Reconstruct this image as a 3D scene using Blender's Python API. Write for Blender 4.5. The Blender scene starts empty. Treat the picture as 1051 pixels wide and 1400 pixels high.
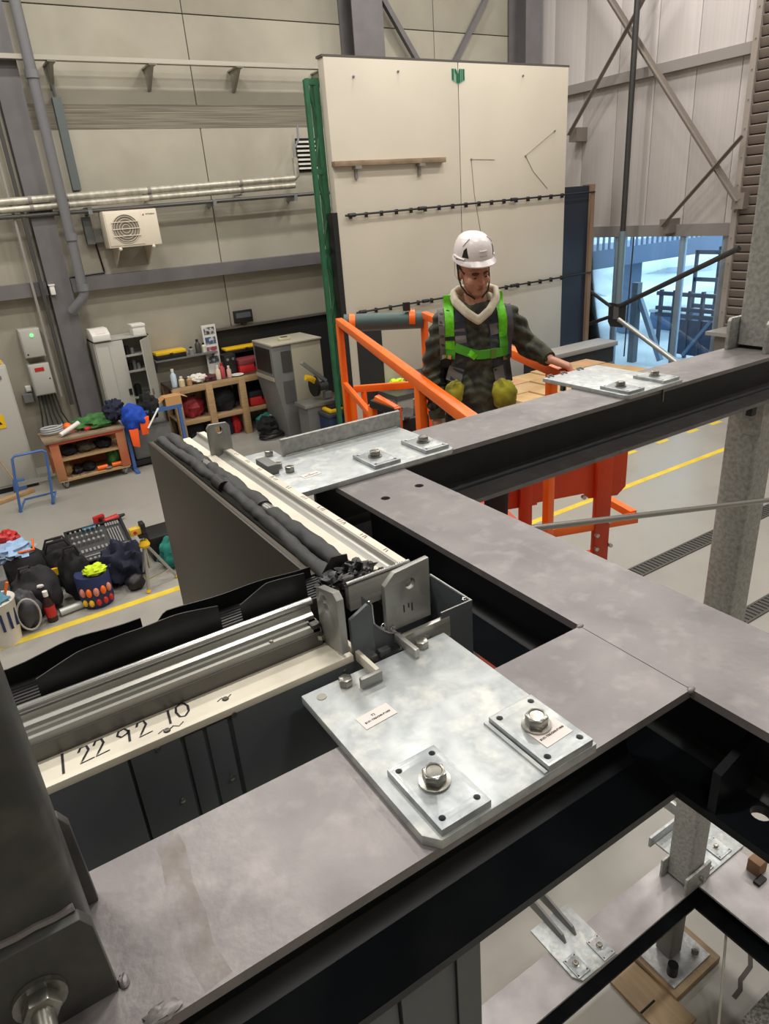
import bpy, bmesh, math, random
from mathutils import Vector, Matrix, noise
random.seed(7)
SC = bpy.context.scene
COL = SC.collection

# ---------------------------------------------------------------- camera
# world: X and Y follow the steel frame and the hall walls, Z up; z = 0 is the top of the upper beams
def make_camera():
    yaw, pitch, roll = -0.5406822, 0.4150553, -0.0784107
    f = Vector((-math.sin(yaw)*math.cos(pitch), math.cos(yaw)*math.cos(pitch), -math.sin(pitch)))
    r = Vector((math.cos(yaw), math.sin(yaw), 0)); u = r.cross(f)
    r2 = r*math.cos(roll)+u*math.sin(roll); u2 = -r*math.sin(roll)+u*math.cos(roll)
    m = Matrix((r2, u2, -f)).transposed().to_4x4(); m.translation = (0, 0, .5)
    cd = bpy.data.cameras.new('camera'); cd.sensor_fit = 'VERTICAL'; cd.sensor_height = 36
    cd.lens = 36*937.542/1400; cd.clip_start = .02; cd.clip_end = 300
    c = bpy.data.objects.new('camera', cd); c.matrix_world = m; COL.objects.link(c); SC.camera = c
make_camera()

# ---------------------------------------------------------------- world, lamps, exposure
w = bpy.data.worlds.new('overcast_sky'); SC.world = w; w.use_nodes = True
bg = w.node_tree.nodes['Background']; bg.inputs[0].default_value = (.68, .89, 1.0, 1); bg.inputs[1].default_value = 7.0
def area(loc, sx, sy, power, color=(1, .955, .88), rot=(0, 0, 0)):
    l = bpy.data.lights.new('hall_lamp', 'AREA'); l.shape = 'RECTANGLE'; l.size = sx; l.size_y = sy
    l.energy = power; l.color = color
    o = bpy.data.objects.new('hall_lamp', l); o.location = loc; o.rotation_euler = rot; COL.objects.link(o)
LAMP = 300
for lx in (-2.5, 2.0, 6.5, 10.0):
    for ly in (-3.0, 2.0, 6.0, 9.0):
        area((lx, ly, 6.3), 1.0, .4, LAMP*(1.15 if ly > 0 else .6))
SC.view_settings.view_transform = 'Standard'; SC.view_settings.look = 'None'
SC.view_settings.gamma = 1; SC.view_settings.use_curve_mapping = False
SC.view_settings.exposure = -1.25

# ---------------------------------------------------------------- helpers
def lin(c):
    return tuple((v/255/12.92 if v/255 <= .04045 else ((v/255+.055)/1.055)**2.4) for v in c)+(1,)
def M(name, c, rough=.5, metal=0., c2=None, scale=6., detail=4., dist=0., lo=.35, hi=.65, bump=0., bscale=None, stretch=None, emit=0., spec=None, rough2=None, c3=None, scale3=40., amt3=.5):
    m = bpy.data.materials.new(name); m.use_nodes = True; nt = m.node_tree; N = nt.nodes; L = nt.links
    b = N['Principled BSDF']; b.inputs['Roughness'].default_value = rough; b.inputs['Metallic'].default_value = metal
    if spec is not None: b.inputs['Specular IOR Level'].default_value = spec
    b.inputs['Base Color'].default_value = lin(c)
    tc = N.new('ShaderNodeTexCoord'); vec = tc.outputs['Object']
    if stretch:
        mp = N.new('ShaderNodeMapping'); mp.inputs['Scale'].default_value = stretch; L.new(vec, mp.inputs[0]); vec = mp.outputs[0]
    if c2:
        t = N.new('ShaderNodeTexNoise'); t.inputs['Scale'].default_value = scale; t.inputs['Detail'].default_value = detail; t.inputs['Distortion'].default_value = dist
        L.new(vec, t.inputs['Vector'])
        r = N.new('ShaderNodeValToRGB'); r.color_ramp.elements[0].position = lo; r.color_ramp.elements[1].position = hi
        r.color_ramp.elements[0].color = lin(c); r.color_ramp.elements[1].color = lin(c2); L.new(t.outputs['Fac'], r.inputs[0])
        out = r.outputs[0]
        if rough2 is not None:
            mr = N.new('ShaderNodeMapRange'); mr.inputs[1].default_value = lo; mr.inputs[2].default_value = hi; mr.inputs[3].default_value = rough; mr.inputs[4].default_value = rough2
            L.new(t.outputs['Fac'], mr.inputs[0]); L.new(mr.outputs[0], b.inputs['Roughness'])
        if c3:
            t3 = N.new('ShaderNodeTexNoise'); t3.inputs['Scale'].default_value = scale3; t3.inputs['Detail'].default_value = 6; L.new(tc.outputs['Object'], t3.inputs['Vector'])
            r3 = N.new('ShaderNodeValToRGB'); r3.color_ramp.elements[0].position = .52; r3.color_ramp.elements[1].position = .7
            r3.color_ramp.elements[0].color = (0, 0, 0, 1); r3.color_ramp.elements[1].color = (amt3, amt3, amt3, 1); L.new(t3.outputs['Fac'], r3.inputs[0])
            mx = N.new('ShaderNodeMix'); mx.data_type = 'RGBA'; L.new(r3.outputs[0], mx.inputs[0]); L.new(out, mx.inputs[6]); mx.inputs[7].default_value = lin(c3); out = mx.outputs[2]
        L.new(out, b.inputs['Base Color'])
    if bump:
        t2 = N.new('ShaderNodeTexNoise'); t2.inputs['Scale'].default_value = bscale or scale*3; t2.inputs['Detail'].default_value = 5; L.new(vec, t2.inputs['Vector'])
        bp = N.new('ShaderNodeBump'); bp.inputs['Strength'].default_value = bump; bp.inputs['Distance'].default_value = .01
        L.new(t2.outputs['Fac'], bp.inputs['Height']); L.new(bp.outputs[0], b.inputs['Normal'])
    if emit:
        b.inputs['Emission Color'].default_value = lin(c); b.inputs['Emission Strength'].default_value = emit
    return m

class MB:
    def __init__(s): s.v = []; s.f = []
    def add(s, vs, fs):
        n = len(s.v); s.v += [tuple(v) for v in vs]; s.f += [tuple(i+n for i in f) for f in fs]; return s
    def box(s, x0, x1, y0, y1, z0, z1):
        return s.add([(x, y, z) for x in (x0, x1) for y in (y0, y1) for z in (z0, z1)],
                     [(0, 1, 3, 2), (4, 6, 7, 5), (0, 4, 5, 1), (2, 3, 7, 6), (0, 2, 6, 4), (1, 5, 7, 3)])
    def bar(s, p0, p1, wd, ht, up=(0, 0, 1)):
        p0 = Vector(p0); p1 = Vector(p1); d = (p1-p0).normalized(); u = Vector(up)
        a = d.cross(u)
        if a.length < 1e-4: a = d.cross(Vector((1, 0, 0)))
        a.normalize(); b = a.cross(d)
        vs = [p+a*(i*wd/2)+b*(j*ht/2) for p in (p0, p1) for i in (-1, 1) for j in (-1, 1)]
        return s.add(vs, [(0, 1, 3, 2), (4, 6, 7, 5), (0, 4, 5, 1), (2, 3, 7, 6), (0, 2, 6, 4), (1, 5, 7, 3)])
    def prism(s, poly, axis, a0, a1):
        n = len(poly)
        def P(u, v, a): return {'x': (a, u, v), 'y': (u, a, v), 'z': (u, v, a)}[axis]
        vs = [P(u, v, a0) for u, v in poly]+[P(u, v, a1) for u, v in poly]
        return s.add(vs, [tuple(range(n))[::-1], tuple(range(n, 2*n))]+[(i, (i+1) % n, n+(i+1) % n, n+i) for i in range(n)])
    def tube(s, pts, r, n=8, caps=True, flat=1.):
        pts = [Vector(p) for p in pts]; rings = []; up = None
        for i, p in enumerate(pts):
            d = (pts[min(i+1, len(pts)-1)]-pts[max(i-1, 0)])
            d = d.normalized() if d.length > 1e-9 else Vector((0, 0, 1))
            if up is None: up = Vector((0, 0, 1)) if abs(d.z) < .9 else Vector((1, 0, 0))
            a = d.cross(up)
            if a.length < 1e-5: a = d.cross(Vector((0, 1, 0)))
            a.normalize(); b = a.cross(d).normalized(); up = b
            rr = r[i] if isinstance(r, (list, tuple)) else r
            rings.append([p+a*(rr*math.cos(t*2*math.pi/n))+b*(rr*flat*math.sin(t*2*math.pi/n)) for t in range(n)])
        vs = [v for q in rings for v in q]; fs = []
        for i in range(len(rings)-1):
            for t in range(n):
                fs.append((i*n+t, i*n+(t+1) % n, (i+1)*n+(t+1) % n, (i+1)*n+t))
        if caps: fs += [tuple(range(n))[::-1], tuple((len(rings)-1)*n+t for t in range(n))]
        return s.add(vs, fs)
    def cyl(s, p0, p1, r, n=16, r1=None): return s.tube([p0, p1], [r, r if r1 is None else r1], n)
    def lathe(s, c, prof, n=16, axis='z', M4=None):
        vs = []; c = Vector(c)
        for r, h in prof:
            for t in range(n):
                a = t*2*math.pi/n; q = (r*math.cos(a), r*math.sin(a), h)
                if axis == 'y': q = (q[0], q[2], q[1])
                if axis == 'x': q = (q[2], q[0], q[1])
                vs.append(c+Vector(q))
        k = len(prof); fs = [(i*n+t, i*n+(t+1) % n, (i+1)*n+(t+1) % n, (i+1)*n+t) for i in range(k-1) for t in range(n)]
        fs += [tuple(range(n))[::-1], tuple((k-1)*n+t for t in range(n))]
        return s.add(vs, fs)
    def ball(s, c, r, n=12, k=8):
        rx, ry, rz = (r, r, r) if not isinstance(r, (tuple, list)) else r
        c = Vector(c); vs = [c+Vector((0, 0, -rz))]
        for i in range(1, k):
            p = -math.pi/2+math.pi*i/k
            vs += [c+Vector((rx*math.cos(p)*math.cos(t*2*math.pi/n), ry*math.cos(p)*math.sin(t*2*math.pi/n), rz*math.sin(p))) for t in range(n)]
        vs.append(c+Vector((0, 0, rz))); L = len(vs)-1
        fs = [(0, 1+(t+1) % n, 1+t) for t in range(n)]
        fs += [(1+i*n+t, 1+i*n+(t+1) % n, 1+(i+1)*n+(t+1) % n, 1+(i+1)*n+t) for i in range(k-2) for t in range(n)]
        fs += [(1+(k-2)*n+t, 1+(k-2)*n+(t+1) % n, L) for t in range(n)]
        return s.add(vs, fs)
    def lump(s, c, r, amp=.25, fr=2.5, n=14, k=9,  seed=0, flatz=None):
        n = int(n*1.6); k = int(k*1.6); b = MB().ball((0, 0, 0), 1, n, k); out = []
        for v in b.v:
            q = Vector(v); d = 1+amp*(noise.noise(q*fr+Vector((seed*7.3, seed*3.1, seed)))+.16*noise.noise(q*fr*2.3+Vector((seed, 5, seed*2))))*1.15
            p = Vector((q.x*r[0], q.y*r[1], q.z*r[2]))*d
            if flatz is not None and p.z < flatz: p.z = flatz
            out.append(Vector(c)+p)
        return s.add(out, b.f)
    def plate(s, outline, holes, w0, w1, fn):
        """flat plate with round holes: outline in (u, v), thickness w0..w1, fn maps (u, v, w) to a point"""
        cu = bpy.data.curves.new('t', 'CURVE'); cu.dimensions = '2D'; cu.fill_mode = 'BOTH'; cu.extrude = (w1-w0)/2
        def sp(pts):
            q = cu.splines.new('POLY'); q.points.add(len(pts)-1); q.use_cyclic_u = True
            for i, (x, y) in enumerate(pts): q.points[i].co = (x, y, 0, 1)
        sp(outline)
        for u, v, r in holes: sp([(u+r*math.cos(t*2*math.pi/16), v+r*math.sin(t*2*math.pi/16)) for t in range(16)])
        o = bpy.data.objects.new('t', cu); COL.objects.link(o); dg = bpy.context.evaluated_depsgraph_get()
        me = bpy.data.meshes.new_from_object(o.evaluated_get(dg)); wm = (w0+w1)/2
        s.add([fn(v.co.x, v.co.y, wm+v.co.z) for v in me.vertices], [tuple(p.vertices) for p in me.polygons])
        bpy.data.objects.remove(o); bpy.data.curves.remove(cu); bpy.data.meshes.remove(me); return s

ROOTM = {}
def setp(o, label=None, cat=None, group=None, kind=None):
    if label: o['label'] = label
    if cat: o['category'] = cat
    if group: o['group'] = group
    if kind: o['kind'] = kind
    return o
def thing(name, label, cat, loc=(0, 0, 0), rotz=0, group=None):
    o = bpy.data.objects.new(name, None); o.empty_display_size = .05; o.location = loc; o.rotation_euler = (0, 0, rotz); COL.objects.link(o)
    ROOTM[o] = Matrix.Translation(loc) @ Matrix.Rotation(rotz, 4, 'Z')
    return setp(o, label, cat, group)
def mesh(name, mb, mat, bevel=0., smooth=40, weld=True, sub=0):
    me = bpy.data.meshes.new(name); me.from_pydata(mb.v, [], mb.f)
    bm = bmesh.new(); bm.from_mesh(me)
    if weld: bmesh.ops.remove_doubles(bm, verts=bm.verts, dist=1e-6)
    bmesh.ops.recalc_face_normals(bm, faces=bm.faces)
    if bevel:
        ed = [e for e in bm.edges if len(e.link_faces) == 2 and e.calc_face_angle(0) > .6]
        bmesh.ops.bevel(bm, geom=ed, offset=bevel, segments=2, affect='EDGES', profile=.5, clamp_overlap=True)
    bm.to_mesh(me); bm.free()
    if smooth:
        me.polygons.foreach_set('use_smooth', [True]*len(me.polygons)); me.set_sharp_from_angle(angle=math.radians(smooth))
    if mat: me.materials.append(mat)
    return me
def part(name, mb, mat, parent=None, bevel=0., smooth=40, local=False, label=None, kind=None):
    """mesh object; vertices are given in world space (local=True: in the space of its thing)"""
    root = parent
    while root is not None and root.parent: root = root.parent
    if root in ROOTM and not local:
        inv = ROOTM[root].inverted(); mb.v = [tuple(inv @ Vector(v)) for v in mb.v]
    o = bpy.data.objects.new(name, mesh(name, mb, mat, bevel, smooth)); COL.objects.link(o)
    if parent: o.parent = parent
    return setp(o, label, None, None, kind)
def solo(name, mb, mat, label, cat, group=None, kind=None, bevel=0., smooth=40):
    """a thing that is one mesh; its origin goes to the middle of its base"""
    xs, ys, zs = zip(*mb.v); c = Vector(((min(xs)+max(xs))/2, (min(ys)+max(ys))/2, min(zs)))
    mb.v = [tuple(Vector(v)-c) for v in mb.v]
    o = bpy.data.objects.new(name, mesh(name, mb, mat, bevel, smooth)); o.location = c; COL.objects.link(o)
    ROOTM[o] = Matrix.Translation(c)
    return setp(o, label, cat, group, kind)
def struct(name, mb, mat, bevel=0., parent=None):
    o = bpy.data.objects.new(name, mesh(name, mb, mat, bevel)); COL.objects.link(o)
    ROOTM[o] = Matrix.Identity(4)
    o['kind'] = 'structure'
    return o
def dup(root, loc=None, rotz=None, label=None, group=None):
    r = root.copy(); COL.objects.link(r)
    if loc is not None: r.location = loc
    if rotz is not None: r.rotation_euler = (0, 0, rotz)
    ROOTM[r] = Matrix.Translation(r.location) @ Matrix.Rotation(r.rotation_euler.z, 4, 'Z')
    if label: r['label'] = label
    if group: r['group'] = group
    for ch in list(root.children):
        c = ch.copy(); COL.objects.link(c); c.parent = r
        for g in list(ch.children):
            d = g.copy(); COL.objects.link(d); d.parent = c
    return r
def text(name, s, size, mat, parent, mtx, extrude=.0002, align='CENTER'):
    cu = bpy.data.curves.new('t', 'FONT'); cu.body = s; cu.size = size; cu.extrude = extrude; cu.align_x = align; cu.align_y = 'CENTER'; cu.resolution_u = 2
    o = bpy.data.objects.new('t', cu); COL.objects.link(o); dg = bpy.context.evaluated_depsgraph_get()
    me = bpy.data.meshes.new_from_object(o.evaluated_get(dg)); mb = MB()
    mb.add([mtx @ v.co for v in me.vertices], [tuple(p.vertices) for p in me.polygons])
    bpy.data.objects.remove(o); bpy.data.curves.remove(cu); bpy.data.meshes.remove(me)
    return part(name, mb, mat, parent, smooth=0)
def ribbon(pts, wd, z, nrm=None):
    """flat pen stroke in the XY plane"""
    mb = MB(); L = []; R = []
    for i, p in enumerate(pts):
        a = Vector(pts[max(i-1, 0)]); b = Vector(pts[min(i+1, len(pts)-1)]); d = (b-a).normalized(); n = Vector((-d.y, d.x))*wd/2
        L.append((p[0]+n.x, p[1]+n.y, z)); R.append((p[0]-n.x, p[1]-n.y, z))
    k = len(pts); mb.add(L+R, [(i, i+1, k+i+1, k+i) for i in range(k-1)]); return mb
def rect(x0, x1, y0, y1): return [(x0, y0), (x1, y0), (x1, y1), (x0, y1)]

# ---------------------------------------------------------------- materials
concrete = M('concrete_panel', (172, 167, 153), .85, 0, (156, 151, 138), 1.1, 6, .4, .3, .75, .05, 30, c3=(140, 132, 116), scale3=.9, amt3=.35)
floor_m = M('grey_floor_coating', (160, 157, 150), .42, 0, (148, 146, 140), .6, 5, 0, .3, .7, .02, 20, c3=(136, 133, 127), scale3=2.2, amt3=.4, rough2=.3)
clad_m = M('white_wall_cladding', (196, 190, 188), .55, 0, (186, 180, 178), .8, 3)
ceil_m = M('ceiling_sheet', (170, 168, 164), .7)
grey_steel = M('grey_painted_steel', (112, 109, 112), .5, 0, (103, 100, 103), 3, 4)
flange_m = M('mill_scaled_steel', (132, 127, 128), .42, .45, (112, 108, 110), 9, 12, .4, .3, .72, .06, 120, rough2=.5, c3=(154, 150, 148), scale3=34, amt3=.4)
web_m = M('shaded_steel', (30, 34, 40), .42, .2, (23, 26, 31), 5, 6, 0, .3, .7, c3=(50, 52, 56), scale3=9, amt3=.4)  # near-black base colour stands in for shade on webs and lower flanges
galv_m = M('galvanised_steel', (188, 193, 195), .42, .4, (158, 164, 168), 26, 12, .35, .36, .66, .05, 120, rough2=.55, c3=(218, 219, 214), scale3=26, amt3=.7)
galv2_m = M('galvanised_steel_washer', (178, 183, 185), .34, .5, (142, 148, 153), 34, 10, .4, .36, .62, .04, 100, rough2=.46, c3=(210, 211, 206), scale3=18, amt3=.6)
galvcol_m = M('galvanised_spangle', (176, 176, 172), .5, .35, (146, 147, 146), 70, 8, .3, .35, .65, .02, 90)
shadecol_m = M('shaded_galvanised_steel', (92, 92, 90), .55, .5, (62, 63, 63), 12, 8, .5, .3, .7, .05, 50, c3=(120, 118, 112), scale3=20, amt3=.4)  # galvanised steel with the near column's shade put into the colour
bolt_m = M('zinc_bolt', (170, 168, 160), .28, .85, (120, 120, 116), 60, 4)
alu_m = M('mill_aluminium', (194, 193, 188), .34, .6, (172, 171, 166), 3, 6, 0, .3, .7, stretch=(1, 40, 40))
aluy_m = M('brushed_aluminium', (188, 187, 182), .34, .6, (162, 161, 157), 3, 6, 0, .3, .7, stretch=(40, 1, 40))
lug_m = M('lug_aluminium', (158, 158, 155), .42, .6, (136, 136, 134), 9, 7, .5)
panel_m = M('anthracite_sheet', (92, 98, 102), .42, .1, (84, 90, 94), 2, 4)
glass_panel_m = M('bronze_spandrel_glass', (54, 49, 43), .4, 0, (50, 45, 39), 1, 2, spec=.3)
white_m = M('white_pvc', (228, 222, 206), .5, 0, (214, 208, 192), 9, 5, c3=(190, 184, 168), scale3=14, amt3=.3)
rubber_m = M('black_rubber', (24, 24, 25), .45, 0, (16, 16, 17), 8, 5, stretch=(1, 30, 30))
foil_m = M('black_membrane', (12, 13, 15), .38, 0, (20, 20, 22), 6, 4, 0)
foam_m = M('black_foam_sleeve', (40, 41, 43), .6, 0, (52, 53, 55), 20, 5, 0, .4, .7, .12, 30)
ink_m = M('black_marker', (38, 36, 42), .6)
label_m = M('paper_label', (222, 212, 208), .6)
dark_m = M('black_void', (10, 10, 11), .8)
orange_m = M('orange_paint', (244, 112, 22), .38, 0, (234, 100, 16), 3, 4)
orange2_m = M('orange_red_paint', (200, 66, 24), .45, 0, (186, 58, 20), 3, 4)
green_m = M('green_truss_paint', (36, 100, 66), .5, 0, (30, 84, 56), 5, 4)
wood_m = M('pine_timber', (182, 152, 112), .65, 0, (156, 126, 90), 3, 6, .5, .3, .7, stretch=(2, 2, 14))
woodx_m = M('pine_board', (182, 152, 112), .65, 0, (156, 126, 90), 3, 6, .5, .3, .7, stretch=(1, 14, 14))
ply_m = M('plywood', (170, 146, 114), .6, 0, (148, 126, 98), 2, 5, .8, stretch=(8, 1, 1))
white_paint = M('white_paint', (196, 188, 174), .5, 0, (189, 181, 167), .7, 3)
cab_m = M('light_grey_cabinet', (176, 175, 168), .45)
cab_d = M('mid_grey_metal', (112, 112, 112), .5)
black_m = M('black_plastic', (22, 22, 24), .5)
blackc_m = M('black_cloth', (20, 20, 23), .9, 0, (30, 30, 34), 14, 5, 0, .4, .7, .3, 30)
navy_m = M('navy_cloth', (26, 30, 52), .85, 0, (34, 38, 62), 10, 4, 0, .4, .7, .3, 30)
blue_m = M('blue_paint', (66, 102, 160), .45)
bluec_m = M('blue_cloth', (20, 74, 190), .8, 0, (14, 56, 150), 9, 4, 0, .4, .7, .4, 12)
orangec_m = M('hi_vis_orange_cloth', (250, 96, 30), .8)
greenc_m = M('green_cloth', (74, 130, 62), .85, 0, (40, 84, 44), 9, 5, 0, .35, .65, .4, 10)
yellow_m = M('yellow_plastic', (232, 186, 26), .45)
red_m = M('red_plastic', (186, 36, 36), .45)
teal_m = M('teal_cloth', (22, 124, 112), .8, 0, (14, 90, 84), 8, 4)
yline_m = M('yellow_floor_paint', (222, 196, 66), .55, 0, (204, 178, 60), 5, 5)
chrome_m = M('chrome', (190, 190, 190), .26, .9)
grey_p = M('grey_plastic', (120, 122, 124), .5)
card_m = M('cardboard', (190, 146, 96), .8)
white_pl = M('white_plastic', (226, 224, 218), .45)
lime_m = M('lime_cloth', (200, 226, 30), .7)

# ================================================================ THE SETTING
F = -3.05
struct('floor', MB().box(-7, 11.9, -7, 12.7, F-.2, F), floor_m)
struct('ceiling', MB().box(-7, 12, -7, 12.7, 7.0, 7.2), ceil_m)
struct('wall_left', MB().box(-7.2, -7, -7, 12.7, F, 7), concrete)
struct('wall_front', MB().box(-7.2, 12, -7.2, -7, F, 7), concrete)
wb = struct('wall_back', MB().box(-7, 11.9, 12.46, 12.7, F, 7), M('joint_sealant', (92, 88, 80), .9))
xs = [-7, -5.2, -.35, 4.5, 9.35, 11.9]; zs = [F, 3.49, 7]
for a, b in zip(xs, xs[1:]):
    for c, d in zip(zs, zs[1:]):
        part('panel', MB().box(a+.008, b-.008, 12.4, 12.458, c+.008 if c > F else c, d-.008), concrete, wb, .004)
# weathered cable band along the back wall
strk = M('dark_streak_stain', (142, 136, 122), .85, 0, (106, 100, 90), 3, 5, 0, .36, .6, stretch=(.3, 1, 26))
part('stained_band', MB().box(1.9, 7.0, 12.394, 12.401, 1.93, 2.26), strk, wb)
# right wall: insulated cladding panels above and beside the glazing
wr = struct('wall_right', MB().box(11.78, 11.9, -7, 12.7, 4.6, 7), clad_m)
clad_rib = M('ribbed_cladding', (194, 188, 187), .5, 0, (187, 181, 180), 1, 2, 0, .3, .7, stretch=(.1, 26, .12))
y = 12.4
k = 0
while y > 2.0:
    y0 = y-.81
    zlo = -.14 if (y <= 11.2 and y0 >= 7.2) else F
    if y0 >= 7.2 or y <= 4.6: part('panel', MB().box(11.7, 11.778, y0+.006, y-.006, zlo, 7), clad_rib, wr, .003)
    elif y0 < 7.2 and y > 7.2: part('panel', MB().box(11.7, 11.778, 7.3, y-.006, zlo, 7), clad_rib, wr, .003)
    y = y0
part('panel', MB().box(11.7, 11.778, 4.4, 7.3, 4.4, 7), clad_rib, wr)
part('panel', MB().box(11.7, 11.778, -7, 2.2, F, 7), clad_rib, wr)
rail_m = M('grey_rail_steel', (138, 132, 130), .5)
part('rail', MB().box(11.56, 11.7, 7.25, 12.4, 2.27, 2.43), rail_m, wr)
part('panel', MB().box(11.7, 11.778, 10.96, 11.6, F, -.14), clad_rib, wr)
# glazed screen under the cladding
win = struct('window_1', MB().box(11.6, 11.78, 7.3, 11.0, -.33, -.13), M('window_head', (128, 124, 122), .5))
alu_b = M('blue_grey_mullion', (128, 146, 164), .4, .2)
for yy in (7.34, 8.27, 9.72, 10.92): part('mullion', MB().box(11.62, 11.74, yy-.04, yy+.04, F, -.33), alu_b, win, .004)
part('transom', MB().box(11.63, 11.73, 7.3, 11, F, F+.09), alu_b, win)
gm = bpy.data.materials.new('clear_glass'); gm.use_nodes = True; nt = gm.node_tree; nt.nodes.remove(nt.nodes['Principled BSDF'])
tr = nt.nodes.new('ShaderNodeBsdfTransparent'); tr.inputs[0].default_value = (.93, .97, 1, 1); gl = nt.nodes.new('ShaderNodeBsdfGlossy'); gl.inputs['Roughness'].default_value = .02
fr = nt.nodes.new('ShaderNodeFresnel'); mx = nt.nodes.new('ShaderNodeMixShader'); nt.links.new(fr.outputs[0], mx.inputs[0]); nt.links.new(tr.outputs[0], mx.inputs[1]); nt.links.new(gl.outputs[0], mx.inputs[2]); nt.links.new(mx.outputs[0], nt.nodes['Material Output'].inputs[0])
for a, b in ((7.38, 8.23), (8.31, 9.68), (9.76, 10.88)): part('pane', MB().box(11.676, 11.684, a, b, F+.09, -.33), gm, win)
# roller shutter right of the glazing
sh_m = M('shutter_taupe', (118, 108, 102), .45, .2)
shb = M('shutter_shadow', (70, 64, 60), .7)
door = struct('door_1', MB().box(11.5, 11.78, 7.2, 7.3, F, 4.4), M('shutter_guide', (142, 134, 128), .5))
part('backing', MB().box(11.62, 11.7, 4.4, 7.25, F, 4.4), shb, door)
z = F
while z < 4.3:
    part('slat', MB().prism([(11.61, z), (11.565, z+.008), (11.55, z+.03), (11.535, z+.118), (11.55, z+.132), (11.61, z+.138), (11.63, z+.138), (11.63, z)], 'y', 4.5, 7.2), sh_m, door); z += .145
for i in range(18): part('guide_bolt', MB().cyl((11.5, 7.25, F+.3+i*.4), (11.485, 7.25, F+.3+i*.4), .013, 6), rail_m, door)
# floor markings and drains
ln = struct('trim_1', MB().box(-4, 4.4, 6.66, 6.76, F, F+.002), yline_m)
struct('trim_2', MB().box(3.4, 11.4, 5.40, 5.49, F, F+.002), yline_m)
dash = thing('dashed_floor_line', 'dashed yellow line on the grey floor beyond the solid yellow line', 'floor marking', (6, 6.26, F))
for a in (5.6, 6.4, 7.17, 7.93, 8.67, 9.4, 10.0, 10.7): part('dash', MB().box(a, a+.26, 6.22, 6.30, F, F+.002), yline_m, dash)
struct('trim_3', MB().box(9.2, 11.4, 4.62, 4.70, F, F+.002), yline_m)
drain_m = M('drain_grating', (86, 84, 80), .5, .4)
for nm, y0, y1, lab in (('drain_channel', 3.80, 3.98, 'slotted floor drain channel beside the galvanised column, farther one'), ('drain_channel', 2.70, 2.86, 'slotted floor drain channel cut off by the right picture edge, nearer one')):
    d = thing(nm, lab, 'drain', (7, (y0+y1)/2, F))
    part('channel', MB().box(4.2, 11, y0, y1, F, F+.004), M('drain_dark', (52, 50, 47), .7), d)
    part('frame', MB().box(4.2, 11, y0, y0+.02, F, F+.012).box(4.2, 11, y1-.02, y1, F, F+.012), drain_m, d)
    g = MB(); x = 4.2
    while x < 11: g.box(x, x+.028, y0+.02, y1-.02, F+.002, F+.011); x += .055
    part('grating', g, drain_m, d, smooth=0, kind='stuff')

# ================================================================ OUTSIDE THE GLAZING
snow = M('snowy_yard', (206, 220, 228), .8, 0, (150, 168, 182), .35, 6, .4, .42, .7)
struct('ground', MB().box(11.95, 70, -14, 60, F-.3, F-.02), snow)
out_b = M('blue_grey_steel', (92, 116, 146), .6)
br = thing('footbridge', 'blue-grey footbridge with barred railing outside the glass', 'bridge', (18, 13, F))
part('deck', MB().box(12.6, 40, 12.0, 13.6, -1.2, -.78), out_b, br)
part('handrail', MB().box(12.6, 40, 12.0, 12.06, .12, .2), out_b, br)
for i in range(90): part('baluster', MB().box(12.7+i*.2, 12.75+i*.2, 12.01, 12.05, -.78, .12), out_b, br)
for x in (15.6, 21.5, 28): part('support_column', MB().box(x, x+.4, 12.5, 12.9, F, -1.2), out_b, br)
rack_m = M('dark_rack_steel', (58, 68, 86), .6)
def rack(x, y, wd, dp, h, n, lab):
    r = thing('storage_rack', lab, 'rack', (x, y, F-.02), 0, None)
    for a in (0, dp):
        for b in (0, wd*.5, wd): part('post', MB().box(x+a-.03, x+a+.03, y-b-.04, y-b+.04, F-.02, F+h), rack_m, r)
    for i in range(1, n+1):
        zz = F+h*i/n-.1; part('beam', MB().box(x-.03, x+.03, y-wd, y, zz, zz+.1).box(x+dp-.03, x+dp+.03, y-wd, y, zz, zz+.1), rack_m, r)
    return r
yb = thing('yard_barrier', 'dark blue-grey barrier of posts and rails with low infill outside the right pane', 'barrier', (14.0, 9.4, F-.02))
for y in (10.35, 10.0, 9.62, 9.3, 8.95, 8.6): part('post', MB().box(13.96, 14.04, y-.03, y+.03, F-.02, -1.62), rack_m, yb)
for z in (-1.70, -2.02, -2.16): part('rail', MB().box(13.95, 14.05, 8.3, 10.45, z-.04, z+.04), rack_m, yb)
for a, b in ((8.3, 8.92), (8.98, 9.59), (9.65, 9.97)): part('infill', MB().box(13.98, 14.02, a, b, F+.05, -2.24), M('infill_%d' % int(a*10), (50, 62, 88), .6), yb)
part('diagonal', MB().bar((13.9, 9.0, -2.2), (13.9, 9.6, F+.05), .06, .05, (1, 0, 0)), out_b, yb)
rack(17.0, 11.6, 1.5, 1.0, 2.0, 3, 'dark steel storage rack in the yard, farther one at the footbridge')
crate_m = M('blue_crate', (84, 112, 150), .6)
for i, (x, y, s, h, lab) in enumerate([(16.6, 12.6, 1.0, .5, 'low blue-grey crate in the yard left of the farther rack')]):
    c = thing('yard_crate', lab, 'crate', (x, y, F-.02)); part('body', MB().box(x, x+s, y-s, y, F-.02, F+h-.08), crate_m, c, .02); part('lid', MB().box(x-.03, x+s+.03, y-s-.03, y+.03, F+h-.08, F+h), snow, c, .02)
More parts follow.
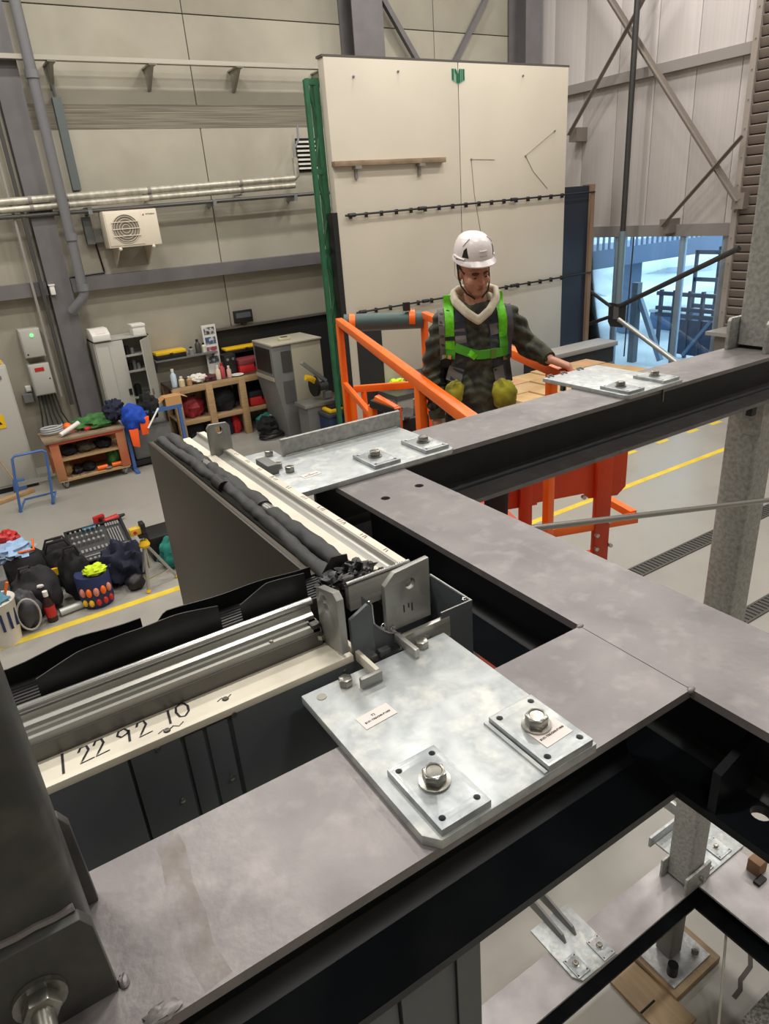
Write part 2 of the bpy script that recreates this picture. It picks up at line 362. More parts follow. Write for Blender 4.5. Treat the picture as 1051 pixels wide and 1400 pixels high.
for i, (y, z, h, lab) in enumerate(((10.2, F-.02, .55, 'dark stillage box on the ground of the yard racks, left one'), (9.5, F-.02, .8, 'dark stillage box on the ground of the yard racks, right one'))):
    c = thing('stillage_box', lab, 'box', (15.3, y, z)); part('body', MB().box(15.1, 15.8, y-.6, y, z, z+h), M('stillage_%d' % i, (44, 56, 80), .6), c, .02); part('rim', MB().box(15.07, 15.83, y-.63, y+.03, z+h, z+h+.05), rack_m, c)
solo('loose_steel_bar', MB().bar((13.0, 10.3, -1.4), (13.0, 9.5, -2.95), .1, .1), M('blue_bar', (120, 140, 160), .5), 'pale steel bar leaning against a crate outside the glass', 'steel bar')
solo('yard_post', MB().box(12.9, 13.05, 10.15, 10.3, F-.02, -1.35), M('yard_post_m', (96, 108, 120), .5), 'upright steel post outside behind the left mullion', 'post')
solo('snow_bank', MB().lump((30, 20, F-.1), (9, 6, 1.2), .2, 2, 24, 12, 3, -.1), snow, 'bank of grey snow beyond the footbridge', 'snow')
solo('snow_bank', MB().lump((27, 9, F-.1), (6, 3.5, 1.5), .2, 2, 24, 12, 5, -.1), snow, 'bank of grey snow behind the storage racks', 'snow')

# ================================================================ STEELWORK ON THE WALLS
def hcol(name, x, y, wd, dp, label, z1=7.0, m=None):
    t = thing(name, label, 'column', (x, y, F)); m = m or grey_steel
    part('flange', MB().box(x-wd/2, x+wd/2, y-dp/2, y-dp/2+.02, F, z1), m, t)
    part('flange', MB().box(x-wd/2, x+wd/2, y+dp/2-.02, y+dp/2, F, z1), m, t)
    part('web', MB().box(x-.008, x+.008, y-dp/2+.02, y+dp/2-.02, F, z1), m, t); return t
c0 = hcol('wall_column', 1.75, 12.27, .33, .26, 'grey steel column at the back wall beside the downpipe')
hcol('wall_column', 7.6, 12.15, .62, .46, 'grey steel column at the back wall above the white test wall')
hcol('wall_column', 11.38, 12.1, .4, .5, 'grey steel column in the far corner right of the white test wall')
part('cable_cover', MB().box(1.46, 1.51, 12.07, 12.14, F+1, 7), M('dark_cable_duct', (64, 62, 62), .5), c0)
solo('vertical_conduit', MB().cyl((1.365, 12.13, -1.9), (1.365, 12.13, 5), .022, 8), M('conduit_grey', (168, 165, 160), .4, .4), 'thin pale conduit running up left of the grey wall column', 'conduit')
dp = thing('downpipe', 'grey plastic downpipe with an angled foot running beside the wall column', 'pipe', (2.05, 12.0, -.6))
pm = M('downpipe_grey', (116, 116, 120), .45)
part('pipe', MB().tube([(2.05, 11.93, 6), (2.04, 11.93, -.36), (2.0, 11.94, -.44), (1.86, 12.02, -.58), (1.82, 12.05, -.62)], .073, 14), pm, dp)
for zz in (2.55, .45, -.28): part('collar', MB().cyl((2.042, 11.93, zz-.05), (2.042, 11.93, zz+.05), .09, 14), pm, dp)
# horizontal sheeting rail, insulated pipes, upper cable rail
sr = thing('sheeting_rail', 'grey steel channel rail along the back wall below the outdoor unit', 'rail', (3, 12.25, -.25))
part('channel', MB().box(-1, 1.57, 12.18, 12.4, -.35, -.33).box(-1, 1.57, 12.18, 12.2, -.33, -.17).box(-1, 1.57, 12.18, 12.4, -.17, -.15), grey_steel, sr)
part('channel', MB().box(1.93, 7.0, 12.18, 12.4, -.35, -.33).box(1.93, 7, 12.18, 12.2, -.33, -.17).box(1.93, 7, 12.18, 12.4, -.17, -.15), grey_steel, sr)
ins = M('foil_pipe_insulation', (196, 192, 178), .4, .35, (160, 156, 144), 8, 5, 0, .35, .7, .25, 25, stretch=(2, 1, 1))
for r, z0, z1, lab in ((.052, .98, 1.10, 'upper silver-insulated pipe along the back wall'), (.046, .875, .99, 'lower silver-insulated pipe along the back wall')):
    t = thing('insulated_pipe', lab, 'pipe', (3, 12.06, z0))
    part('jacket', MB().tube([(-2, 12.06, z0-.07), (1.25, 12.06, z0), (5.93, 12.06, z1)], r, 12), ins, t)
    for x in (1.6, 2.1, 3.35, 4.9): part('band', MB().cyl((x, 12.06, z0+(z1-z0)*(x-1.25)/4.75), (x+.05, 12.06, z0+(z1-z0)*(x-1.2)/4.75), r+.005, 12).box(x+.01, x+.04, 12.06+r, 12.4, z0+.005, z0+.03), rail_m, t)
t = thing('pipe_elbow', 'silver-insulated pipe end turning up beside the green truss', 'pipe', (6.05, 12.2, 1.05))
part('riser', MB().tube([(5.93, 12.06, 1.1), (5.99, 12.06, 1.14), (5.99, 12.06, 1.42)], .05, 10), ins, t)
part('hose', MB().tube([(5.99, 12.06, 1.4), (6.0, 12.08, 1.55), (6.14, 12.15, 1.7), (6.18, 12.2, 1.95)], .018, 8), grey_p, t)
t = thing('dark_pipe', 'thin dark pipe under the insulated pipes on the back wall', 'pipe', (3, 12.25, .78))
part('pipe', MB().tube([(-2, 12.09, .74), (1.19, 12.09, .78), (7.1, 12.09, .85)], .03, 8), M('dark_pipe_m', (74, 72, 70), .4), t)
for x in (.9, 2.4, 4.4, 5.9): part('clip', MB().box(x, x+.06, 12.06, 12.4, .745, .85), grey_p, t)
t = thing('cable_rail', 'long galvanised cable rail on brackets high on the back wall', 'rail', (4, 12.0, 2.75))
part('rail', MB().box(-1, 7.2, 11.98, 12.04, 2.74, 2.8), M('cable_rail_m', (178, 174, 162), .35, .6), t)
part('pipe', MB().cyl((-1, 12.09, 2.77), (7.2, 12.09, 2.77), .03, 8), M('rail_pipe_m', (150, 146, 136), .4, .4), t)
for x in (-.2, 2.35, 3.77, 5.17, 6.7):
    part('bracket', MB().prism([(12.0, 2.74), (12.4, 2.74), (12.4, 2.44), (12.37, 2.44)], 'x', x-.025, x+.025).box(x-.06, x+.06, 11.99, 12.4, 2.725, 2.745), M('bracket_m', (160, 156, 146), .45, .3), t)
t = thing('cable_duct', 'grey-green slotted cable duct hanging down the back wall above the pipes', 'cable duct', (2.36, 12.3, 1.1))
part('duct', MB().box(2.3, 2.42, 12.28, 12.4, 1.1, 2.33), M('duct_m', (96, 104, 104), .5, .2), t); part('upper_cable', MB().cyl((2.36, 12.34, 2.3), (2.33, 12.3, 2.72), .022, 6), grey_p, t)
t = thing('cable_duct', 'short grey-green cable duct beside the outdoor unit', 'cable duct', (2.4, 12.3, .35))
part('duct', MB().box(2.33, 2.45, 12.28, 12.4, .32, .72), M('duct_m2', (104, 110, 108), .5, .2), t); part('box', MB().box(2.45, 2.62, 12.26, 12.4, .34, .52), M('duct_m3', (110, 110, 106), .5), t)
part('cable', MB().tube([(2.46, 12.37, .35), (2.5, 12.37, -.1), (2.5, 12.37, -.12), (2.1, 12.37, -.135), (1.95, 12.37, -.14)], .014, 6), black_m, t)
# air conditioner
ac = thing('air_conditioner', 'cream air conditioner outdoor unit with round grille on the back wall', 'air conditioner', (2.95, 12.05, .22))
acm = M('ac_cream', (222, 212, 194), .45)
part('casing', MB().box(2.56, 3.38, 11.88, 12.2, .24, .77), acm, ac, .015)
part('front_frame', MB().box(2.58, 3.12, 11.868, 11.882, .27, .74), acm, ac, .005)
part('fan_recess', MB().lathe((2.86, 11.862, .505), [(.21, 0), (.21, .012)], 32, 'y'), M('ac_recess', (120, 112, 100), .7), ac)
gb = MB()
for r in (.06, .1, .14, .18, .205): gb.tube([(2.86+r*math.cos(a*math.pi/14), 11.856, .505+r*math.sin(a*math.pi/14)) for a in range(29)], .004, 4, False)
part('grille', gb, acm, ac)
for i in range(3): part('grille_bar', MB().box(2.65, 3.07, 11.848, 11.858, .40+i*.1, .412+i*.1), acm, ac)
for x in (2.72, 3.24): part('wall_arm', MB().box(x-.02, x+.02, 11.9, 12.4, .20, .24).prism([(11.98, .2), (12.4, .2), (12.4, -.06)], 'x', x-.01, x+.01).ball((x, 11.89, .22), .028), acm, ac)
part('emblem', MB().prism([(3.15, .685), (3.163, .708), (3.176, .685)], 'y', 11.872, 11.879), red_m, ac)
text('lettering', 'MITSUBISHI', .028, ink_m, ac, Matrix.Translation((3.27, 11.878, .695)) @ Matrix.Rotation(math.pi/2, 4, 'X'), .0008)
t = thing('alarm_sounder', 'small white alarm box on the grey wall column', 'alarm', (1.62, 12.1, -.34))
part('body', MB().box(1.59, 1.66, 12.06, 12.14, -.345, -.21), white_pl, t, .01); part('cap', MB().box(1.58, 1.67, 12.05, 12.14, -.21, -.19), white_pl, t)
# louvre beside the truss
t = thing('vent_grille', 'white slatted vent on the back wall behind the green truss', 'vent', (6.4, 12.35, 1.2))
part('frame', MB().box(6.2, 6.62, 12.37, 12.4, 1.22, 1.75), dark_m, t)
for i in range(7): part('slat', MB().bar((6.2, 12.35, 1.27+i*.07), (6.62, 12.35, 1.27+i*.07), .03, .03), white_pl, t)
# angled braces behind the test wall
for p0, p1, lab in (((8.0, 12.25, 4.06), (9.2, 12.25, 2.5), 'grey brace strut rising left above the white test wall'), ((10.6, 12.25, 4.15), (9.5, 12.25, 2.7), 'grey brace strut rising right above the white test wall')):
    solo('brace_strut', MB().bar(p0, p1, .09, .09, (0, 1, 0)), grey_steel, lab, 'brace')
# right wall braces
def sc(p, X): k = X/p[0]; return (X, p[1]*k, .5+(p[2]-.5)*k)
bm_ = M('brace_steel', (132, 124, 118), .45, .3)
def brace(p0, p1, wd, lab, X=11.4, ext=0.):
    a = Vector(sc(p0, X)); b = Vector(sc(p1, X)); a = a+(a-b)*ext
    t = thing('cross_brace', lab, 'brace', tuple(b)); part('angle', MB().bar(a, b, wd, .012, (1, 0, 0)).bar(a+Vector((-.03, 0, 0)), b+Vector((-.03, 0, 0)), .012, .07, (1, 0, 0)), bm_, t)
    part('gusset', MB().prism([(b.y-.1, b.z-.12), (b.y+.1, b.z-.12), (b.y+.1, b.z+.12), (b.y-.1, b.z+.12)], 'x', 11.4, 11.7), bm_, t)
brace((11.6, 10.15, 3.6), (11.6, 7.28, .2), .12, 'wide steel brace falling right across the white cladding', 11.4, .4)
brace((11.6, 9.44, 3.43), (11.6, 11.04, 1.58), .06, 'slim steel brace falling left behind the white test wall', 11.3, .3)
brace((11.6, 7.33, 1.16), (11.6, 8.69, -.16), .06, 'slim steel brace falling left to the window head', 11.35)
wbr = thing('wind_bracing', 'dark vertical rod and tube cross bracing meeting at a gusset before the glass', 'bracing', (11.2, 9.28, -1.85))
dk = M('dark_bracing_steel', (66, 64, 64), .4, .5)
part('gusset', MB().prism([(9.05, -1.86), (9.1, -1.95), (9.4, -1.95), (9.46, -1.86), (9.46, -1.5), (9.05, -1.5)], 'x', 11.19, 11.21), dk, wbr)
part('gusset_slot', MB().prism([(9.2, -1.8), (9.32, -1.8), (9.32, -1.56), (9.2, -1.56)], 'x', 11.17, 11.19), M('slot_m', (120, 118, 116), .4, .5), wbr)
part('vertical_rod', MB().cyl((11.2, 9.24, 6.9), (11.2, 9.24, -1.55), .05, 10), dk, wbr)
part('chain_guard', MB().cyl((11.2, 9.24, -.2), (11.2, 9.24, -1.5), .07, 10), M('guard_m', (120, 140, 150), .4, .4), wbr)
part('tube', MB().cyl((11.2, 9.2, -1.55), (11.2, 6.9, -.49), .045, 10), dk, wbr)
part('tube', MB().cyl((11.2, 9.2, -1.8), (11.2, 7.5, -2.62), .05, 10), M('tube_lit', (168, 168, 166), .35, .6), wbr)  # same bracing steel; the light on this tube is painted as a pale colour
part('tube', MB().cyl((11.2, 9.4, -1.58), (11.2, 10.5, -1.05), .035, 8), dk, wbr)
part('tube', MB().cyl((11.2, 9.4, -1.76), (11.2, 10.5, -2.15), .035, 8), dk, wbr)
part('thin_line', MB().cyl((11.2, 8.98, -.3), (11.2, 9.02, -2.5), .014, 6), dk, wbr)

# ================================================================ TEST WALL AND TRUSS
tw = thing('test_wall', 'tall white two-sheet test wall with a green emblem at its top edge', 'wall panel', (7.6, 9.55, F))
part('sheet', MB().box(5.30, 7.585, 9.5, 9.66, F, 2.42), white_paint, tw, .004)
part('sheet', MB().box(7.6, 9.92, 9.5, 9.66, F, 2.42), white_paint, tw, .004)
part('joint_backing', MB().box(7.585, 7.6, 9.51, 9.6, F, 2.41), M('joint_dark', (110, 100, 90), .8), tw)
part('top_cap', MB().box(5.28, 9.94, 9.5, 9.67, 2.42, 2.45), M('cap_dark', (84, 80, 74), .6), tw)
part('edge_seal', MB().box(5.21, 5.298, 9.49, 9.64, F, .5), black_m, tw)
part('dark_door', MB().box(5.44, 5.9, 9.485, 9.502, F, -1.1), M('door_dark', (32, 31, 34), .6), tw)
emb = M('emblem_green', (22, 96, 64), .5)
def flat(mb, poly): return mb.prism(poly, 'y', 9.494, 9.501)
m_ = MB(); x0, x1, xm, zt = 7.47, 7.71, 7.59, 2.335
for a, b in ((7.47, 7.505), (7.675, 7.71)):
    q = lambda x: 2.20-.055*(1-abs(x-xm)/.12)
    flat(m_, [(a, zt), (b, zt), (b, q(b)), (a, q(a))])
flat(m_, [(7.525, zt), (7.545, zt), (7.59, 2.27), (7.59, 2.147), (7.55, 2.165), (7.55, 2.26), (7.525, 2.29)])
flat(m_, [(7.59, 2.27), (7.61, 2.335), (7.63, 2.335), (7.63, 2.165), (7.59, 2.147)])
flat(m_, [(7.645, zt), (7.66, zt), (7.66, 2.178), (7.645, 2.172)])
part('emblem', m_, emb, tw, smooth=0)
part('emblem_ground', MB().prism([(7.465, 2.34), (7.55, 2.34), (7.59, 2.29), (7.62, 2.34), (7.715, 2.34), (7.715, 2.19), (7.59, 2.135), (7.465, 2.19)], 'y', 9.4965, 9.5005), M('emblem_pale', (128, 166, 146), .5), tw, smooth=0)
wire_m = M('pencil_wire', (138, 130, 120), .6)
for pts in ([(7.81, 1.12), (8.3, 1.1)], [(7.81, 1.12), (7.86, .62), (7.98, .05)], [(9.63, 1.5), (8.97, 1.14)], [(8.97, 1.14), (9.15, .9), (9.49, .62)]):
    part('hanging_wire', MB().tube([(x, 9.494, z) for x, z in pts], .0045, 5), wire_m, tw)
for x, z in ((7.81, 1.12), (9.63, 1.5), (8.97, 1.14), (5.75, 2.2), (6.5, 2.28), (8.9, 2.28)): part('hook', MB().ball((x, 9.49, z), .018, 8, 5), grey_p, tw)
sf = thing('timber_shelf_rail', 'timber batten on two metal brackets on the white test wall', 'shelf', (6.25, 9.44, 1.1))
part('batten', MB().box(5.28, 7.24, 9.40, 9.498, 1.09, 1.16), M('grey_batten', (150, 130, 106), .65, 0, (124, 106, 86), 5, 5), sf, .004)
for x in (5.66, 6.78): part('bracket', MB().box(x-.05, x+.05, 9.38, 9.498, 1.05, 1.088).box(x-.02, x+.02, 9.46, 9.498, .92, 1.05), M('brkt', (150, 148, 142), .4, .5), sf)
for z0, z1, xa, lab in ((.45, .51, 5.40, 'upper thin dark pipe clipped across the white test wall'), (-.93, -.87, 5.45, 'lower thin dark pipe clipped across the white test wall')):
    t = thing('clipped_pipe', lab, 'pipe', (8, 9.45, z0), 0, 'pipes on the test wall')
    part('pipe', MB().cyl((xa, 9.44, z0), (10.62, 9.44, z1), .015, 8), black_m, t)
    for i in range(17):
        x = xa+.1+i*.27; zz = z0+(z1-z0)*(x-xa)/5
        if x < 9.9: part('clip', MB().box(x-.008, x+.008, 9.43, 9.498, zz-.05, zz+.022), black_m, t)
    for x in (xa+.05, 6.7, 8.6): part('coupling', MB().cyl((x, 9.44, z0+(z1-z0)*(x-xa)/5), (x+.12, 9.44, z0+(z1-z0)*(x+.1-xa)/5), .028, 8), black_m, t)
dp_ = thing('navy_board', 'dark navy panel with timber edge standing right of the white test wall', 'panel', (10.3, 9.55, F))
part('board', MB().box(9.94, 10.56, 9.52, 9.64, F, .62), M('navy_panel', (28, 36, 50), .5), dp_)
part('timber_edge', MB().box(10.56, 10.65, 9.46, 9.68, F, .64), M('brown_edge', (128, 104, 84), .65), dp_)
tr_ = thing('lattice_mast', 'green steel lattice mast left of the white test wall', 'mast', (5.1, 9.75, F))
part('chord', MB().box(5.04, 5.10, 9.60, 9.66, F, 2.17), green_m, tr_)
part('chord', MB().box(5.20, 5.29, 9.66, 9.72, F, 2.2), green_m, tr_)
part('chord', MB().box(5.30, 5.36, 9.90, 9.96, F, 2.17), green_m, tr_)
zz = [2.15, 1.05, -.02, -1.1, -2.1, -3.0]
for i, z in enumerate(zz):
    part('rung', MB().bar((5.07, 9.63, z), (5.26, 9.69, z), .05, .07), green_m, tr_)
    if i < 5:
        zm = (z+zz[i+1])/2
        part('lacing', MB().cyl((5.08, 9.64, z), (5.25, 9.69, zm), .02, 6), green_m, tr_); part('lacing', MB().cyl((5.25, 9.69, zm), (5.08, 9.64, zz[i+1]), .02, 6), green_m, tr_)
        part('lacing', MB().cyl((5.33, 9.93, z), (5.25, 9.7, zm), .018, 6), green_m, tr_)

# ================================================================ LEFT WALL AREA
def cabinet_box(name, x0, x1, z0, z1, lab, extra):
    t = thing(name, lab, 'control box', ((x0+x1)/2, 12.3, z0)); part('body', MB().box(x0, x1, 12.14, 12.4, z0, z1), cab_m, t, .012)
    part('door', MB().box(x0+.015, x1-.015, 12.125, 12.14, z0+.015, z1-.015), cab_m, t, .006); extra(t); return t
k = 12.12/11.5
def s_(x, z): return (x*k, .5+(z-.5)*k)
(xa, za), (xb, zb) = s_(.95, -1.15), s_(1.235, -.73)
def ex(t): part('green_light', MB().lathe(((xa+xb)/2+.02, 12.122, zb-.1), [(.03, 0), (.022, -.014)], 10, 'y'), M('green_lamp', (120, 255, 150), .4, emit=2.5), t); part('lock', MB().cyl((xa+.05, 12.12, za+.06), (xa+.05, 12.128, za+.06), .014, 8), black_m, t)
cabinet_box('control_box', xa, xb, za, zb, 'upper grey control box with a green light on the back wall', ex)
(xa2, za2), (xb2, zb2) = s_(.95, -1.715), s_(1.24, -1.245)
def ex2(t):
    part('red_nameplate', MB().box(xa2+.08, xb2-.09, 12.118, 12.126, zb2-.11, zb2-.055), red_m, t); part('lock', MB().cyl((xb2-.04, 12.12, za2+.25), (xb2-.04, 12.128, za2+.25), .012, 8), black_m, t)
    for i in range(6): part('cable', MB().tube([(xa2+.04+i*.05, 12.3, za2), (xa2+.02+i*.06, 12.3, za2-.35), (xa2-.05+i*.1, 12.28, za2-.75)], .014, 6), M('cable_grey%d' % i, (64, 64, 64), .5), t)
cabinet_box('control_box', xa2, xb2, za2, zb2, 'lower grey control box with a red nameplate on the back wall', ex2)
(xa, za), (xb, zb) = s_(.78, -1.82), s_(.92, -1.68)
t = thing('junction_box', 'small grey junction box left of the lower control box', 'junction box', (xa, 12.3, za)); part('body', MB().box(xa, xb, 12.3, 12.4, za, zb), grey_p, t, .01); part('cover', MB().box(xa+.01, xb-.01, 12.293, 12.302, za+.01, zb-.01), grey_p, t)
(xa, za), (xb, zb) = s_(.85, -1.66), s_(.93, -1.57)
t = thing('wall_socket', 'small white wall socket above the junction box', 'socket', (xa, 12.3, za)); part('body', MB().box(xa, xb, 12.33, 12.4, za, zb), white_pl, t, .01); part('flap', MB().box(xa+.01, xb-.01, 12.32, 12.332, za+.02, zb-.01), white_pl, t)
# tall electrical cabinet at the left edge
ec = thing('electrical_cabinet', 'tall light grey electrical cabinet with a yellow sticker at the left edge', 'cabinet', (.25, 11.7, F))
part('body', MB().box(-.35, .66, 11.42, 11.95, F+.08, -1.17), cab_m, ec, .01); part('plinth', MB().box(-.33, .64, 11.45, 11.93, F, F+.08), black_m, ec)
part('door', MB().box(-.33, .64, 11.40, 11.42, F+.12, -1.2), cab_m, ec, .006)
part('nameplate', MB().box(.42, .56, 11.392, 11.4, -1.36, -1.31), M('plate_grey', (110, 112, 128), .5), ec)
part('warning_sticker', MB().box(.26, .44, 11.393, 11.4, -2.06, -1.86), yellow_m, ec)
part('sticker_symbol', MB().prism([(.30, -2.0), (.40, -2.0), (.35, -1.91)], 'y', 11.39, 11.394), black_m, ec)
t = thing('cable_clamp', 'yellow and black cable clamp lying on the tall electrical cabinet', 'tool', (.5, 11.6, -1.17))
part('handle', MB().tube([(.36, 11.6, -1.13), (.42, 11.6, -1.0), (.5, 11.6, -1.0), (.58, 11.6, -1.13)], .02, 6), black_m, t); part('jaw', MB().bar((.54, 11.55, -1.12), (.63, 11.55, -1.14), .05, .05), yellow_m, t)
# double-door storage cabinet, right door ajar
sc_ = thing('storage_cabinet', 'light grey two-door metal storage cabinet with its right door ajar', 'cabinet', (2.42, 12.1, F))
for a, b in ((1.98, 2.0), (2.84, 2.86)): part('side_panel', MB().box(a, b, 11.86, 12.36, F, -1.1), cab_m, sc_)
part('top_panel', MB().box(1.98, 2.86, 11.86, 12.36, -1.12, -1.1), cab_m, sc_); part('back_panel', MB().box(2.0, 2.84, 12.34, 12.36, F, -1.12), cab_m, sc_)
part('base', MB().box(2.0, 2.84, 11.87, 12.34, F, F+.1), cab_m, sc_)
for z in (-1.42, -1.68, -2.12, -2.5): part('shelf', MB().box(2.0, 2.84, 11.9, 12.34, z, z+.025), cab_m, sc_)
d1 = part('door', MB().box(2.0, 2.43, 11.84, 11.86, F+.1, -1.13), cab_m, sc_, .004); part('handle', MB().box(2.36, 2.41, 11.825, 11.842, -2.02, -1.92), black_m, d1); part('door_rib', MB().box(2.2, 2.21, 11.835, 11.842, F+.15, -1.18), cab_m, d1)
d2 = part('door', MB().prism([(2.86, 11.86), (2.85, 11.845), (2.62, 11.49), (2.635, 11.48)], 'z', F+.1, -1.13), cab_m, sc_); part('handle', MB().box(2.66, 2.69, 11.52, 11.56, -2.02, -1.92), chrome_m, d2)
shelf_stuff = [(2.5, -1.395, .07, .14, black_m), (2.58, -1.395, .05, .1, grey_p), (2.5, -1.655, .06, .12, black_m), (2.57, -1.655, .05, .16, cab_d), (2.64, -1.655, .05, .1, grey_p), (2.54, -2.095, .1, .2, black_m), (2.53, -2.475, .12, .22, black_m)]
for i, (x, z, r, h, m) in enumerate(shelf_stuff):
    t = thing('supply_can', ['dark can on the top shelf of the open storage cabinet', 'grey can on the top shelf of the open storage cabinet', 'dark can on the second shelf of the cabinet, leftmost', 'mid grey can on the second shelf of the cabinet, tallest', 'pale can on the second shelf of the cabinet, rightmost', 'large dark can on the third shelf of the storage cabinet', 'large dark can on the fourth shelf of the storage cabinet'][i], 'can', (x, 12.0, z), 0, 'cans in the storage cabinet')
    part('body', MB().cyl((x, 12.0, z), (x, 12.0, z+h*.85), r*.6, 12), m, t); part('cap', MB().cyl((x, 12.0, z+h*.85), (x, 12.0, z+h), r*.45, 12), m, t)
t = thing('document_tray', 'white sheet-metal hood with a paper on top of the storage cabinet', 'tray', (2.12, 11.95, -1.1)); part('body', MB().prism([(11.8, -1.1), (11.8, -1.0), (11.95, -.92), (12.2, -.92), (12.2, -1.1)], 'x', 1.98, 2.26), white_pl, t, .01); part('paper', MB().bar((2.06, 11.86, -.965), (2.2, 11.86, -.965), .1, .004, (0, -.5, 1)), label_m, t)
t = thing('cardboard_box', 'white box on the right end of the storage cabinet top', 'box', (2.74, 12.0, -1.1)); part('body', MB().box(2.64, 2.84, 11.9, 12.15, -1.1, -.97), white_pl, t, .006); part('lid', MB().box(2.63, 2.85, 11.89, 12.16, -.97, -.93), white_pl, t, .004)

# ---- wheeled tool cart
ct = thing('tool_cart', 'low wooden tool cart on castors with an orange frame', 'cart', (1.45, 11.2, F))
opl = M('orange_ply', (172, 118, 80), .6, 0, (186, 96, 66), 2, 4, .5, .35, .65)
CX0, CX1, CY0, CY1 = .88, 1.96, 10.9, 11.5
for a, b in ((CX0, CX0+.13), (CX1-.13, CX1)): part('side_panel', MB().prism([(a, F+.14), (b, F+.14), (b-.0, F+.74), (a, F+.74)], 'y', CY0, CY0+.03).box(a+.03, b-.03, CY0+.03, CY1, F+.14, F+.2), opl, ct, .004)
part('back_panel', MB().box(CX0, CX1, CY1-.02, CY1, F+.12, F+.72), opl, ct)
part('worktop', MB().box(CX0-.06, CX1+.02, CY0-.03, CY1+.02, F+.74, F+.78), M('worktop', (150, 128, 104), .65, 0, (112, 96, 80), 5, 5), ct, .004)
part('shelf', MB().box(CX0+.02, CX1-.02, CY0+.02, CY1-.02, F+.43, F+.46), woodx_m, ct); part('shelf', MB().box(CX0+.02, CX1-.02, CY0, CY1-.02, F+.12, F+.15), woodx_m, ct)
part('fascia', MB().box(CX0+.02, CX1-.02, CY0-.005, CY0+.02, F+.70, F+.74), M('fascia_red', (196, 84, 60), .6), ct)
for x in (CX0+.1, CX1-.1):
    for y in (CY0+.08, CY1-.08):
        c = part('castor', MB().cyl((x-.02, y, F+.06), (x+.02, y, F+.06), .06, 14), grey_p, ct); part('fork', MB().box(x-.035, x+.035, y-.03, y+.03, F+.1, F+.12).box(x-.035, x-.025, y-.02, y+.02, F+.05, F+.12).box(x+.025, x+.035, y-.02, y+.02, F+.05, F+.12), chrome_m, c)
solo('green_tarpaulin', MB().lump((1.66, 11.25, F+.85), (.33, .24, .12), .32, 2.4, 26, 14, 2, -.07), greenc_m, 'crumpled green tarpaulin heaped on the tool cart', 'tarpaulin')
def pipe_thing(name, p0, p1, r, m, lab, cat, m2=None):
    p0 = Vector(p0); p1 = Vector(p1); t = thing(name, lab, cat, tuple(p0)); part('barrel', MB().cyl(p0, p1, r, 12), m, t); d = (p1-p0).normalized(); part('end_cap', MB().cyl(p1-d*.01, p1+d*.03, r*1.08, 12), m2 or m, t); return t
pipe_thing('sealant_tube', (1.08, 10.98, F+.82), (1.36, 11.12, F+.9), .035, white_pl, 'white tube lying across the tool cart top', 'tube', white_pl)
t = thing('hose_coil', 'pale hose coil on the left end of the tool cart', 'hose', (1.0, 11.3, F+.78)); part('coil', MB().tube([(1.02+.15*math.cos(a*.3), 11.3+.12*math.sin(a*.3), F+.8+.0015*a) for a in range(64)], .016, 6), M('hose_pale', (168, 170, 174), .5), t); part('fitting', MB().cyl((1.17, 11.3, F+.81), (1.23, 11.25, F+.81), .02, 8), chrome_m, t)
hl = thing('hard_hat', 'orange hard hat behind the white tube on the cart', 'helmet', (1.24, 11.3, F+.78)); part('shell', MB().ball((1.24, 11.3, F+.83), (.07, .08, .08), 14, 8), orange_m, hl); part('brim', MB().lathe((1.24, 11.3, F+.78), [(.09, 0), (.09, .01)], 14), orange_m, hl)
tools = [('spanner', (1.30, 11.02), 'chrome spanner left of the orange drill on the cart', chrome_m), ('spanner', (1.40, 11.0), 'chrome spanner in front of the orange drill on the cart', chrome_m), ('spanner', (1.46, 11.1), 'chrome spanner behind the orange drill on the cart', chrome_m)]
for n_, (x, y), lab, m in tools:
    t = thing(n_, lab, 'spanner', (x, y, F+.78), 0, 'spanners on the tool cart'); part('shaft', MB().bar((x-.06, y, F+.79), (x+.06, y+.04, F+.79), .015, .01), m, t); part('jaw', MB().lathe((x+.07, y+.045, F+.784), [(.022, 0), (.022, .014)], 10), m, t)
def drill(name, x, y, z, rz, lab, m, sz=1.):
    t = thing(name, lab, 'power drill', (x, y, z), rz); s = sz
    part('body', MB().cyl((-.1*s, 0, .05*s), (.06*s, 0, .05*s), .04*s, 10), m, t, local=True, bevel=.004); part('chuck', MB().cyl((.06*s, 0, .05*s), (.14*s, 0, .05*s), .025*s, 10, .015*s), black_m, t, local=True)
    part('grip', MB().bar((-.05*s, 0, .04*s), (-.08*s, .15*s, .035*s), .04*s, .05*s), black_m, t, local=True, bevel=.004); part('battery', MB().box(-.14*s, -.02*s, .14*s, .19*s, 0, .08*s), m, t, local=True, bevel=.006); return t
drill('power_drill', 1.50, 11.06, F+.78, .4, 'orange-red drill on the cart top beside the green tarpaulin', red_m, .7)
cl = [(1.05, .15, .1, .12, M('tan_bag', (150, 120, 70), .8), 'tan sack on the lower cart shelf, leftmost'), (1.2, .15, .1, .07, black_m, 'black tool roll on the lower cart shelf beside the tan sack'), (1.38, .15, .1, .08, blackc_m, 'black bag in the middle of the lower cart shelf'), (1.76, .15, .1, .17, greenc_m, 'green cloth bundle on the lower cart shelf'), (1.15, .46, .12, .09, blackc_m, 'black bag on the upper cart shelf, leftmost'), (1.4, .46, .14, .1, M('olive_bag', (80, 74, 60), .8), 'olive bag on the upper cart shelf, middle'), (1.66, .46, .12, .09, blackc_m, 'black bag on the upper cart shelf, right')]
for i, (x, z, r, h, m, lab) in enumerate(cl): solo('tool_bag', MB().lump((x, 11.15, F+z+h*.75), (r, .14, h), .3, 2.4, 14, 9, i, -h*.75), m, lab, 'bag', 'bags on the cart shelves')
